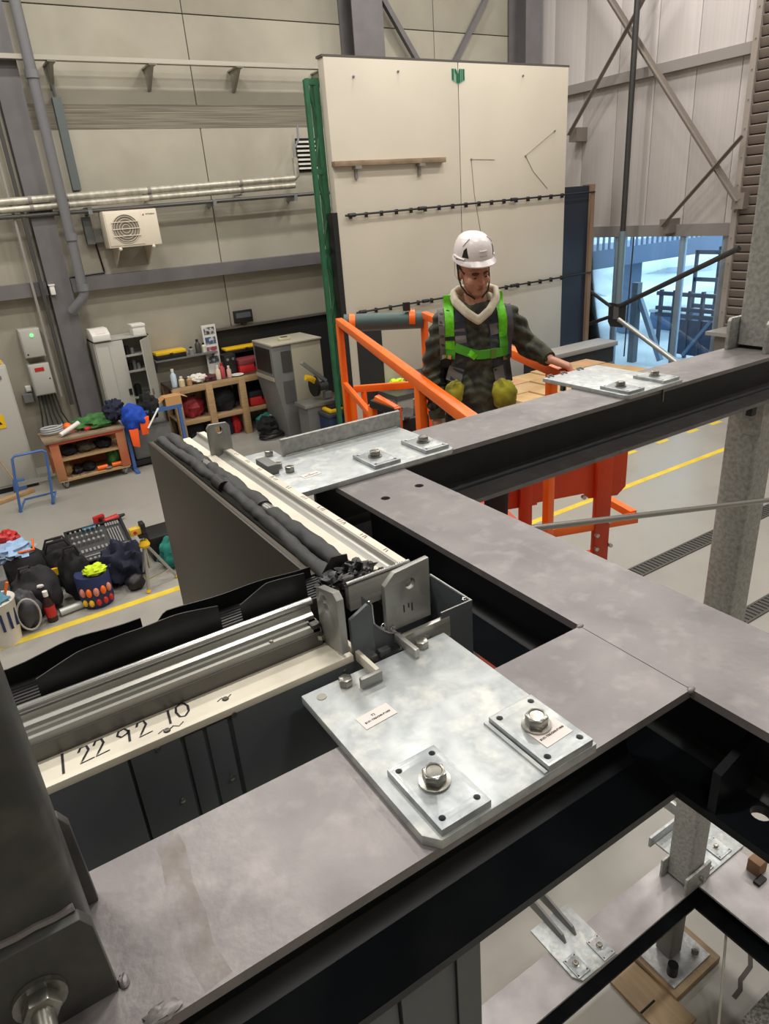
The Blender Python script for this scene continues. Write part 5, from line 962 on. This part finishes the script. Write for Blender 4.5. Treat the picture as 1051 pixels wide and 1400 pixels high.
part('angle_foot', MB().box(.308, .3135, .560, .634, .011, .0245), white_m, cp, .0006); part('angle_foot_toe', MB().box(.286, .3135, .554, .560, .011, .0245), lug_m, cp, .0006)
part('profile_end', MB().box(.318, .334, .598, .606, .004, .012).box(.338, .352, .598, .606, .006, .014), chrome_m, cp)

# ================================================================ ORANGE LIFT
lf = thing('lift_platform', 'orange work platform with guardrails carrying the worker', 'lift', (2.75, 3.6, F))
RZ, MZ, DZ = -.37, -.95, -1.47
def rail(n_, a, b, wd=.05, ht=.06, m=None): return part(n_, MB().bar(a, b, wd, ht), m or orange_m, lf, .004)
Lf, Rf = Vector((2.955, 5.44, 0)), Vector((3.59, 5.05, 0))
dl = (Vector((1.85, 2.30, 0))-Lf); dl.normalize()
Ln, Rn = Lf+dl*3.75, Rf+dl*3.65
at = lambda p, z: (p.x, p.y, z)
rail('top_rail', at(Lf, RZ), at(Ln, RZ), .06, .055); rail('top_rail', at(Rf, RZ), at(Rf+dl*2.75, RZ), .06, .055); rail('top_rail', at(Lf, RZ+.01), at(Rf, RZ+.01), .05, .05)
rail('middle_rail', at(Lf, MZ+.02), at(Ln, MZ+.02), .04, .05); rail('middle_rail', at(Rf, MZ), at(Rf+dl*2.47, MZ), .04, .05); rail('middle_rail', at(Lf+(Rf-Lf)*.1, MZ-.03), at(Rf, MZ-.03), .05, .06)
for p in (Lf, Rf, Lf+dl*2.55, Rf+dl*1.3, Rf+dl*2.49): rail('post', at(p, DZ), at(p, RZ-.02), .05, .05)
rail('corner_plate', at(Lf+(Rf-Lf)*.05, DZ), at(Lf+(Rf-Lf)*.05, MZ-.03), .16, .03)
rail('corner_plate', at(Lf+(Rf-Lf)*.22, DZ), at(Lf+(Rf-Lf)*.22, MZ-.05), .06, .03)
part('padded_roll', MB().cyl(at(Lf+(Rf-Lf)*.06, RZ-.02), at(Rf-(Rf-Lf)*.02, RZ-.04), .075, 18), M('roll_teal', (62, 84, 84), .5), lf)
for k_ in (.12, .82): part('roll_strap', MB().cyl(at(Lf+(Rf-Lf)*k_, RZ-.025), at(Lf+(Rf-Lf)*(k_+.07), RZ-.028), .08, 18), orange_m, lf)
part('roll_clip', MB().box(3.42, 3.47, 5.08, 5.12, RZ+.05, RZ+.12), black_m, lf)
part('deck', MB().prism([(Lf.x, Lf.y), (Rf.x, Rf.y), (Rn.x, Rn.y), (Ln.x, Ln.y)], 'z', DZ-.12, DZ), orange2_m, lf)
# entry frame beside the worker
g0 = Vector((2.19, 3.42, 0)); gd = Vector((.335, .94, 0)); gn = Vector((.94, -.335, 0))
rail('gate_frame', at(g0, DZ), at(g0, -.60), .06, .05); rail('gate_frame', at(g0, -.62), at(g0+gd*.1-gn*.1, -.56), .05, .05)
part('gate_pad', MB().bar(at(g0-gn*.12+gd*.12, -.585), at(g0+gn*.02-gd*.02, -.63), .07, .05), black_m, lf, .01)
rail('gate_frame', at(g0-gn*.12+gd*.12, DZ), at(g0-gn*.12+gd*.12, -.60), .05, .04)
part('control_box', MB().box(2.25, 2.5, 3.5, 3.75, -1.1, -.72), black_m, lf, .02); part('control_knob', MB().ball((2.32, 3.5, -.72), .02, 10, 8), black_m, lf); part('control_lever', MB().cyl((2.42, 3.55, -.74), (2.42, 3.55, -.62), .012, 8), chrome_m, lf)
# lower end frame of the lift below the far beam
P_ = Vector((3.3, 2.8, 0)); u_ = Vector((.94, -.34, 0)); n_v = Vector((-.34, -.94, 0))*-1
def fr(mb, u0, u1, z0, z1, d0=-.02, d1=.02):
    vs = [P_+u_*u+n_v*d+Vector((0, 0, z)) for u in (u0, u1) for d in (d0, d1) for z in (z0, z1)]
    return mb.add(vs, [(0, 1, 3, 2), (4, 6, 7, 5), (0, 4, 5, 1), (2, 3, 7, 6), (0, 2, 6, 4), (1, 5, 7, 3)])
vs = [(-.75, DZ+.35), (-.75, -1.30), (-.42, -1.30), (-.42, -1.285), (-.10, -1.275), (-.06, -1.315), (.145, -1.325), (.20, -1.27), (.20, DZ+.5), ]
mb = MB(); N_ = len(vs); pts = [P_+u_*u+Vector((0, 0, z)) for u, z in vs]; mb.add([p+n_v*.01 for p in pts]+[p-n_v*.01 for p in pts], [tuple(range(N_)), tuple(range(N_, 2*N_))[::-1]]+[(i, (i+1) % N_, N_+(i+1) % N_, N_+i) for i in range(N_)])
part('end_panel', mb, orange2_m, lf)
part('end_post', fr(MB(), -.03, .075, -1.78, -.9, -.06, -.01), orange2_m, lf, .004); part('end_post', fr(MB(), -.55, -.47, -1.6, -1.0, -.05, -.01), orange2_m, lf, .004)
part('end_beam', fr(MB(), -.75, .29, -1.535, -1.475, -.05, .0), orange_m, lf, .004); part('end_beam', fr(MB(), -.3, .06, -1.78, -1.70, -.05, .0), orange2_m, lf)
a_ = P_+u_*.28+Vector((0, 0, -1.49)); part('arm', MB().bar(a_, a_-n_v*-.0+n_v*.45-u_*.05, .05, .05), orange_m, lf); part('rubber_tip', MB().box(-.03, .03, -.03, .03, -.03, .03), black_m, lf, .004).location = a_-Vector(lf.location)
lf.children[-1].data.transform(Matrix.Translation(Vector(lf.location)))
for u, z in ((-.02, -1.56), (.06, -1.47), (-.02, -1.66), (.08, -1.65), (-.13, -1.27)): part('bolt_head', MB().cyl(P_+u_*u-n_v*.06+Vector((0, 0, z)), P_+u_*u-n_v*.085+Vector((0, 0, z)), .014, 8), chrome_m, lf)
part('hose', MB().tube([P_+u_*-.3+Vector((0, 0, -1.72)), P_+u_*-.22-n_v*.04+Vector((0, 0, -1.66)), P_+u_*-.14-n_v*.04+Vector((0, 0, -1.74))], .03, 8), black_m, lf)
# scissor stack and chassis
mid = (Lf+Rf+Ln+Rn)/4
for i in range(3):
    z0 = F+.55+i*.34
    for s in (-1, 1):
        for q in (-1, 1):
            e = gn*(.28*s); part('scissor_arm', MB().bar(mid+gd*1.1*q+e+Vector((0, 0, z0)), mid-gd*1.1*q+e+Vector((0, 0, z0+.3)), .05, .09), orange2_m, lf)
ch_ = [mid+gd*a+gn*b for a, b in ((-1.25, -.38), (1.25, -.38), (1.25, .38), (-1.25, .38))]
part('chassis', MB().prism([(p.x, p.y) for p in ch_], 'z', F+.16, F+.52), cab_d, lf)
for a in (-1, 1):
    for b in (-1, 1): p = mid+gd*a+gn*b*.36; part('wheel', MB().cyl(p-gn*.05+Vector((0, 0, F+.19)), p+gn*.05+Vector((0, 0, F+.19)), .19, 20), black_m, lf)

# ================================================================ THE WORKER
an = math.radians(31); RX = Vector((math.cos(an), -math.sin(an), 0)); FX = Vector((-math.sin(an), -math.cos(an), 0)); PP = Vector((2.394, 2.889, 0))
def L3(r, f, z): return PP+RX*r+FX*f+Vector((0, 0, z))
wk = thing('person', 'man in white helmet, camouflage hoodie and green harness, hand on the bracket plate', 'person', tuple(L3(0, 0, DZ)))
def chain(mb, pts, n=14, flat=1.):
    """tapering limb: (r, f, z, radius) points, rounded ends"""
    mb.tube([L3(*p[:3]) for p in pts], [p[3] for p in pts], n, True, flat)
    for p in pts: mb.ball(L3(*p[:3]), p[3]*.985, 14, 10)
    return mb
def ell(mb, c, rad, n=20, k=14, M4=None):
    b = MB().ball((0, 0, 0), 1, n, k); out = []
    for v in b.v:
        q = Vector((v[0]*rad[0], v[1]*rad[1], v[2]*rad[2]))
        if M4: q = M4 @ q
        q = q+Vector(c); out.append(L3(*q))
    return mb.add(out, b.f)
def fuse(name, mb, mat, parent, voxel=.007, it=6, fac=.5, disp=None):
    o = bpy.data.objects.new('t', mesh('t', mb, None, smooth=0, weld=False)); COL.objects.link(o)
    md = o.modifiers.new('r', 'REMESH'); md.mode = 'VOXEL'; md.voxel_size = voxel
    sm = o.modifiers.new('s', 'SMOOTH'); sm.factor = fac; sm.iterations = it
    me = bpy.data.meshes.new_from_object(o.evaluated_get(bpy.context.evaluated_depsgraph_get())); bpy.data.objects.remove(o)
    mb2 = MB(); mb2.v = [tuple(v.co) for v in me.vertices]; mb2.f = [tuple(p.vertices) for p in me.polygons]; bpy.data.meshes.remove(me)
    if disp:
        bm = bmesh.new(); m0 = bpy.data.meshes.new('x'); m0.from_pydata(mb2.v, [], mb2.f); bm.from_mesh(m0); bm.normal_update()
        mb2.v = [tuple(v.co+v.normal*disp(v.co)) for v in bm.verts]; bm.free(); bpy.data.meshes.remove(m0)
    keep = MB(); keep.v = list(mb2.v); keep.f = mb2.f
    o = part(name, mb2, mat, parent, smooth=180)
    return o, keep
skin_m = M('skin', (196, 146, 124), .5, 0, (182, 126, 106), 14, 4, 0, .35, .65, spec=.3)
# head transform: turned slightly to the picture's right and bowed
HC = Vector((-.012, .0, .155))
HM = Matrix.Rotation(math.radians(-17), 3, 'Z') @ Matrix.Rotation(math.radians(-14), 3, 'X') @ Matrix.Rotation(math.radians(-4), 3, 'Y')
def H(x, y, z): return HC+HM @ Vector((x, y, z))       # head space: x to the picture's right, y forward, z up
def hell(mb, c, rad, n=20, k=14): return ell(mb, H(*c), rad, n, k, HM)
body = MB()
hell(body, (0, -.012, .065), (.076, .094, .092)); hell(body, (0, .022, -.012), (.064, .066, .078)); hell(body, (0, .052, -.068), (.034, .032, .028))
hell(body, (0, .030, -.050), (.052, .050, .040)); hell(body, (0, .058, .044), (.056, .030, .018))           # jaw, brow ridge
for s in (-1, 1): hell(body, (s*.036, .060, -.008), (.026, .024, .024)); hell(body, (s*.076, -.008, .006), (.010, .020, .032), 12, 8)
hell(body, (0, .086, .012), (.0095, .018, .030)); hell(body, (0, .102, -.012), (.013, .013, .011)); hell(body, (.010, .092, -.016), (.008, .010, .008)); hell(body, (-.010, .092, -.016), (.008, .010, .008))
hell(body, (0, .080, -.037), (.024, .012, .007)); hell(body, (0, .078, -.047), (.020, .011, .007))
chain(body, [(-.005, -.02, .10, .056), (0, -.025, .02, .058), (0, -.03, -.08, .07)])
ell(body, (0, -.02, -.24), (.15, .09, .19)); ell(body, (0, -.01, -.48), (.14, .09, .16)); ell(body, (0, -.01, -.66), (.155, .10, .12))
for s in (-1, 1): chain(body, [(s*.085, 0, -.68, .085), (s*.09, .015, -1.03, .056), (s*.095, -.01, -1.38, .040)]); chain(body, [(s*.095, -.02, -1.41, .04), (s*.10, .10, -1.435, .032)])
# arms: picture-left arm hangs, picture-right arm reaches to the plate
chain(body, [(-.17, -.02, -.10, .055), (-.235, -.03, -.34, .042), (-.235, .05, -.56, .029)])
chain(body, [(.17, -.02, -.09, .055), (.285, -.05, -.225, .042), (.364, .092, -.286, .028)])
def hand(mb, w_, dirv, down, size=1., curl=(.5, .9, .6), side=1):
    """palm at wrist w_, pointing along dirv, fingers curling towards down"""
    d = Vector(dirv).normalized(); dn = Vector(down); dn = (dn-d*dn.dot(d)).normalized(); sd = d.cross(dn)*side
    W = Vector(w_); s = size
    for i in range(4): a = W+sd*((i-1.5)*.017*s); chain(mb, [tuple(W+sd*((i-1.5)*.009*s))+(.017*s,), tuple(a+d*.075*s)+(.0125*s,)], 8)
    lens = (.038, .044, .040, .031)
    for i in range(4):
        p = W+sd*((i-1.5)*.019*s)+d*.08*s; v = d.copy(); ang = 0; pts = [tuple(p)+(.0098*s,)]
        for j, f_ in enumerate((1, .72, .55)):
            ang += curl[j]; v = d*math.cos(ang)+dn*math.sin(ang); p = p+v*lens[i]*f_*s; pts.append(tuple(p)+((.0092-.0008*j)*s,))
        chain(mb, pts, 8)
    p = W+sd*(-.022*s)+d*.025*s; chain(mb, [tuple(p)+(.013*s,), tuple(p+(-sd*.022+d*.03+dn*.012)*s)+(.0105*s,), tuple(p+(-sd*.024+d*.055+dn*.03)*s)+(.009*s,)], 8)
hand(body, (.378, .106, -.291), (.76, .30, -.30), (-.1, .0, -1), 1.15, (.75, .95, .8), 1)
hand(body, (-.235, .06, -.585), (.02, .12, -1), (.6, .5, 0), 1.0, (.25, .5, .4), -1)
bo, bmesh_ = fuse('body', body, skin_m, wk, .0052, 4, .5)
# face details
for s in (-1, 1):
    part('eye', MB().add([L3(*H(s*.030+.0135*math.cos(t)*math.cos(p), .0735+.010*math.cos(p)*math.sin(t)*1.0, .019+.0085*math.sin(p))) for p in (-1.2, -.6, 0, .6, 1.2) for t in [i*.5236 for i in range(12)]], [(i*12+t, i*12+(t+1) % 12, (i+1)*12+(t+1) % 12, (i+1)*12+t) for i in range(4) for t in range(12)]+[tuple(range(12))[::-1], tuple(range(48, 60))]), M('eye_white%d' % s, (150, 130, 120), .3), wk)
    e = wk.children[-1]; iris = MB(); hell(iris, (s*.030, .0825, .0155), (.0055, .003, .0045), 10, 6); part('iris', iris, M('iris%d' % s, (44, 40, 40), .2), e)
    lid = MB(); hell(lid, (s*.030, .0755, .0235), (.0165, .0105, .0075), 12, 8); part('eyelid', lid, M('lid%d' % s, (176, 122, 104), .5), wk)
    brw = MB(); brw.tube([L3(*H(s*x, y, z)) for x, y, z in ((.014, .089, .036), (.030, .087, .040), (.047, .076, .036))], .0042, 6); part('eyebrow', brw, M('brow%d' % s, (96, 70, 54), .8), wk)
lips = MB(); hell(lips, (0, .0885, -.0375), (.019, .006, .0038), 14, 8); hell(lips, (0, .087, -.045), (.0165, .006, .0042), 14, 8); part('lips', lips, M('lip', (160, 100, 88), .5), wk)
stub = MB(); hell(stub, (0, .046, -.070), (.0365, .036, .0285)); hell(stub, (0, .026, -.052), (.0535, .050, .037)); part('stubble', stub, M('stubble_m', (172, 122, 102), .7), wk)
hair = MB(); hell(hair, (0, -.024, .046), (.0785, .088, .072)); part('hair', hair, M('hair_m', (88, 66, 50), .8, 0, (70, 52, 40), 60, 3), wk)
# clothing
camo = M('camouflage_cloth', (72, 76, 62), .9, 0, (44, 46, 40), 12, 3, 1.2, .40, .58, .25, 40, c3=(98, 98, 84), scale3=16, amt3=.7)
hd = MB()
ell(hd, (-.005, -.015, -.23), (.178, .118, .20)); ell(hd, (-.005, -.01, -.44), (.170, .122, .20)); ell(hd, (-.01, -.01, -.56), (.172, .118, .10))
chain(hd, [(-.155, -.02, -.075, .078), (0, -.025, -.05, .088), (.155, -.02, -.07, .078)])
chain(hd, [(-.165, -.02, -.10, .078), (-.218, -.03, -.22, .067), (-.240, -.03, -.35, .062), (-.238, .02, -.46, .056), (-.236, .045, -.535, .046)], 16)
chain(hd, [(.165, -.02, -.095, .078), (.230, -.04, -.165, .066), (.285, -.05, -.228, .060), (.322, .015, -.254, .051), (.354, .070, -.278, .043)], 16)
def wrinkle(c):
    v = Vector(c)-PP; r = v.dot(RX); z = v.z; arm = 1 if abs(r) > .2 else .45
    return .007*arm*math.sin((z*1.0+abs(r)*.5)*115+5*noise.noise(Vector((r*6, z*5, 2))))+.009*noise.noise(Vector((r*9, v.dot(FX)*9, z*9)))
ho, hm = fuse('hoodie', hd, camo, wk, .0065, 5, .5, wrinkle)
cuff = MB(); cuff.tube([L3(.344, .052, -.270), L3(.352, .068, -.277), L3(.365, .092, -.287)], [.048, .047, .041], 18); part('cuff', cuff, M('cuff_olive', (58, 60, 44), .9), ho)
cuff = MB(); cuff.tube([L3(-.236, .045, -.53), L3(-.235, .055, -.575)], [.047, .042], 16); part('cuff', cuff, M('cuff_olive2', (58, 60, 44), .9), ho)
hem = MB(); hem.add([L3((.176 if 1 else 0)*math.cos(t)-.01, -.01+.122*math.sin(t), z) for z in (-.64, -.58) for t in [i*.2618 for i in range(24)]], [(t, (t+1) % 24, 24+(t+1) % 24, 24+t) for t in range(24)]+[tuple(range(24))[::-1], tuple(range(24, 48))]); part('hem', hem, M('hem_olive', (52, 54, 42), .9), ho)
hoodc = M('hood_lining', (206, 196, 178), .9, 0, (190, 180, 160), 20, 3)
hk = MB()
ringp = [(-.012, .118, -.045), (-.062, .100, -.008), (-.112, .045, .045), (-.118, -.02, .078), (-.085, -.085, .088), (0, -.11, .09), (.08, -.085, .088), (.106, -.02, .080), (.092, .05, .048), (.048, .100, -.004), (-.008, .118, -.045)]
for (a, b) in zip(ringp, ringp[1:]): chain(hk, [a+(.015,), b+(.015,)], 10); chain(hk, [(a[0]*1.07, a[1]*1.02, a[2]-.018, .015), (b[0]*1.07, b[1]*1.02, b[2]-.018, .015)], 10)
chain(hk, [(-.07, -.13, .03, .035), (0, -.15, -.02, .05), (.07, -.13, .03, .035)], 10)
fuse('hood', hk, hoodc, wk, .006, 4, .5)
tro = MB()
ell(tro, (-.005, -.01, -.66), (.175, .120, .13))
for s in (-1, 1): chain(tro, [(s*.088, 0, -.70, .098), (s*.094, .015, -1.03, .074), (s*.098, -.01, -1.36, .064)], 16)
fuse('trousers', tro, M('black_trousers', (26, 27, 32), .9, 0, (36, 37, 42), 12, 4), wk, .009, 4)
for s in (-1, 1):
    sh_ = MB(); ell(sh_, (s*.10, .05, -1.425), (.05, .135, .045)); ell(sh_, (s*.10, -.02, -1.39), (.05, .06, .07)); fuse('boot', sh_, black_m, wk, .008, 4)
# straps projected on the hoodie front
from mathutils.bvhtree import BVHTree
hb = BVHTree.FromPolygons([Vector(v) for v in hm.v], hm.f)
def onfront(r, z, lift):
    o = L3(r, .6, z); h = hb.ray_cast(o, -FX, 1.2)
    return (h[0]+FX*lift) if h[0] is not None and (h[0]-PP).dot(FX) > -.06 else L3(r, .0, z)
def strap(name, pts, wd, m, lift=.006, parent=None, n=14):
    P2 = []
    seg = len(pts)-1
    for i in range(n+1):
        t = i/n*seg; k_ = min(int(t), seg-1); a = pts[k_]; b = pts[k_+1]; P2.append((a[0]+(b[0]-a[0])*(t-k_), a[1]+(b[1]-a[1])*(t-k_)))
    mb = MB(); vs = []
    for i, p in enumerate(P2):
        a = Vector(P2[max(i-1, 0)]); b = Vector(P2[min(i+1, n)]); d = (b-a).normalized(); nn = Vector((-d.y, d.x))*wd/2
        cf = (onfront(p[0], p[1], lift)-PP).dot(FX)
        for q in (-1, 1):
            x, z = p[0]+nn.x*q, p[1]+nn.y*q; f_ = (onfront(x, z, lift)-PP).dot(FX); f_ = max(f_, cf-.02)
            vs += [L3(x, f_, z), L3(x, f_-.012, z)]
    fs = []
    for i in range(n): a = i*4; fs += [(a, a+4, a+6, a+2), (a+1, a+3, a+7, a+5), (a, a+1, a+5, a+4), (a+2, a+6, a+7, a+3)]
    fs += [(0, 2, 3, 1), (4*n, 4*n+1, 4*n+3, 4*n+2)]
    mb.add(vs, fs); return part(name, mb, m, parent or wk, smooth=60)
limes = M('lime_webbing', (110, 214, 24), .55, 0, (92, 190, 20), 40, 3); limed = M('green_webbing', (70, 150, 30), .6); navys = M('navy_webbing', (40, 46, 64), .8, 0, (54, 58, 72), 14, 3); greys = M('grey_webbing', (112, 108, 106), .8); darks = M('black_webbing', (24, 25, 30), .8)
# tool vest under the harness
strap('vest_panel', [(-.112, .018), (-.100, -.09), (-.092, -.20), (-.115, -.32), (-.135, -.42)], .066, navys, .004)
strap('vest_panel', [(.086, .012), (.080, -.10), (.090, -.22), (.112, -.32), (.128, -.42)], .066, navys, .004)
strap('vest_shoulder', [(-.192, .0), (-.192, -.10), (-.188, -.26)], .03, greys, .004); strap('vest_shoulder', [(.160, .0), (.170, -.12), (.168, -.28)], .034, M('purple_grey', (84, 78, 88), .8), .004)
strap('vest_grey_block', [(-.104, -.10), (-.096, -.172)], .058, greys, .007); strap('vest_grey_block', [(.080, -.085), (.084, -.14)], .05, greys, .007)
strap('vest_grey_block', [(-.120, -.30), (-.142, -.375)], .075, greys, .008); strap('vest_grey_block', [(.100, -.31), (.112, -.385)], .06, greys, .008)
olive = M('olive_pouch', (168, 164, 44), .8, 0, (120, 116, 36), 10, 4, 0, .4, .6)
for (c, r_, s_d) in (((-.150, .135, -.425), (.052, .035, .072), 1), ((.122, .13, -.450), (.066, .035, .085), 2)):
    pm_ = MB(); b = MB().lump((0, 0, 0), r_, .22, 2.5, 20, 12, s_d); pm_.add([L3(c[0]+v[0]+(.16*v[2] if s_d == 1 else -.1*v[2]), c[1]+v[1], c[2]+v[2]) for v in b.v], b.f); part('pouch', pm_, olive, wk)
strap('harness_strap', [(-.148, .066), (-.152, -.05), (-.152, -.205)], .046, limes, .011); strap('harness_strap', [(.112, .066), (.126, -.07), (.131, -.215)], .046, limes, .011)
strap('harness_strap', [(-.152, -.20), (-.153, -.252)], .046, limed, .012); strap('harness_strap', [(.131, -.21), (.132, -.255)], .048, limed, .012)
strap('chest_strap', [(-.130, -.190), (-.05, -.222), (-.015, -.232), (.06, -.232), (.128, -.232)], .044, limed, .014); strap('chest_strap_end', [(-.06, -.215), (-.025, -.245)], .032, limes, .017, n=5)
strap('strap_keeper', [(-.152, -.135), (-.152, -.155)], .05, darks, .016, n=4); strap('strap_keeper', [(.130, -.155), (.131, -.205)], .05, limed, .015, n=4); strap('buckle', [(.055, -.232), (.085, -.232)], .05, M('buckle_green', (96, 124, 40), .5), .018, n=4)
strap('leg_strap', [(-.172, -.255), (-.190, -.39)], .044, darks, .012); strap('leg_strap', [(.150, -.262), (.170, -.41)], .044, darks, .012)
strap('buckle', [(-.195, -.243), (-.150, -.243)], .022, chrome_m, .016, n=4); strap('buckle', [(.125, -.268), (.165, -.268)], .022, M('buckle_olive', (120, 122, 84), .4, .5), .016, n=4)
# helmet
hm_ = thing('safety_helmet', 'white safety helmet with dark vents worn by the worker', 'helmet', tuple(L3(*H(0, 0, .06))))
shell_m = M('helmet_white', (232, 224, 226), .3)
def sph(a, p, ex=0.):      # a: azimuth from forward to the picture's right, p: height 0..1
    rr = math.cos(p*math.pi/2)**.56; rx, ry = .096+ex, .121+ex
    return H(rx*rr*math.sin(a), -.012+ry*rr*math.cos(a),   .100+(.108+ex)*math.sin(p*math.pi/2))
n, kk = 40, 16; vs = [L3(*sph(i*2*math.pi/n, j/kk)) for j in range(kk) for i in range(n)]+[L3(*sph(0, 1))]
fs = [(j*n+i, j*n+(i+1) % n, (j+1)*n+(i+1) % n, (j+1)*n+i) for j in range(kk-1) for i in range(n)]+[((kk-1)*n+i, (kk-1)*n+(i+1) % n, kk*n) for i in range(n)]
inner = [L3(*sph(i*2*math.pi/n, 0, -.006)) for i in range(n)]; b0 = len(vs); vs += inner; fs += [(i, b0+i, b0+(i+1) % n, (i+1) % n) for i in range(n)]
part('shell', MB().add(vs, fs), shell_m, hm_, smooth=60)
def bw(a): return .005+.024*max(0, math.cos(a))**1.5
vs = []
for i in range(n):
    a = i*2*math.pi/n; q = bw(a); dr = .010*max(0, math.cos(a))
    for ex, dz in ((0, .006), (q, -.004-dr), (q, -.009-dr), (-.004, -.004)):
        c = Vector((math.sin(a)*(.096+ex), -.012+math.cos(a)*(.121+ex), .100+dz-.012*(1-abs(math.cos(a))))); vs.append(L3(*H(*c)))
fs = [(i*4+j, ((i+1) % n)*4+j, ((i+1) % n)*4+(j+1) % 4, i*4+(j+1) % 4) for i in range(n) for j in range(4)]
part('brim', MB().add(vs, fs), shell_m, hm_, smooth=50)
for s in (-1, 1):
    a0 = s*math.radians(52)
    q = [(a0-s*.16, .10), (a0+s*.20, .10), (a0+s*.14, .30), (a0, .40)]
    vs = [L3(*sph(a, p, e)) for e in (-.004, .0022) for a, p in q]; part('vent', MB().add(vs, [(0, 1, 2, 3), (4, 7, 6, 5), (0, 4, 5, 1), (1, 5, 6, 2), (2, 6, 7, 3), (3, 7, 4, 0)]), black_m, hm_)
    part('side_ridge', MB().tube([L3(*sph(a0-s*.05+s*.5*(1-t)*.6, .42+.30*t, .002)) for t in (0, .25, .5, .75, 1)], .003, 6), shell_m, hm_)
    part('side_ridge', MB().tube([L3(*sph(a0+s*x, .05+.02*x, .003)) for x in (.05, .25, .5, .8)], .0045, 6), shell_m, hm_)
    part('chin_strap', MB().tube([L3(*H(s*.088, -.02, .10)), L3(*H(s*.086, .0, .01)), L3(*H(s*.080, .022, -.035)), L3(*H(s*.060, .050, -.070)), L3(*H(s*.02, .064, -.100))], .0055, 6, True, .6), black_m, hm_)
    part('strap_loop', MB().tube([L3(*H(s*.090, -.045, .10)), L3(*H(s*.092, -.035, .01)), L3(*H(s*.082, .018, -.033))], .005, 6, True, .6), white_pl if s < 0 else black_m, hm_)
part('raised_bar', MB().tube([L3(*sph(a, .30, .001)) for a in (-.22, -.1, .0, .1, .22)], .0035, 6), shell_m, hm_)
lg_ = MB()
for a, b in ((-.20, -.12), (-.10, -.02), (.0, .06), (.08, .20)): lg_.tube([L3(*sph(a, .155, .0008)), L3(*sph((a+b)/2, .165, .0008)), L3(*sph(b, .155, .0008))], .0014, 4)
part('lettering_line', lg_, M('helmet_print', (150, 134, 122), .6), hm_)
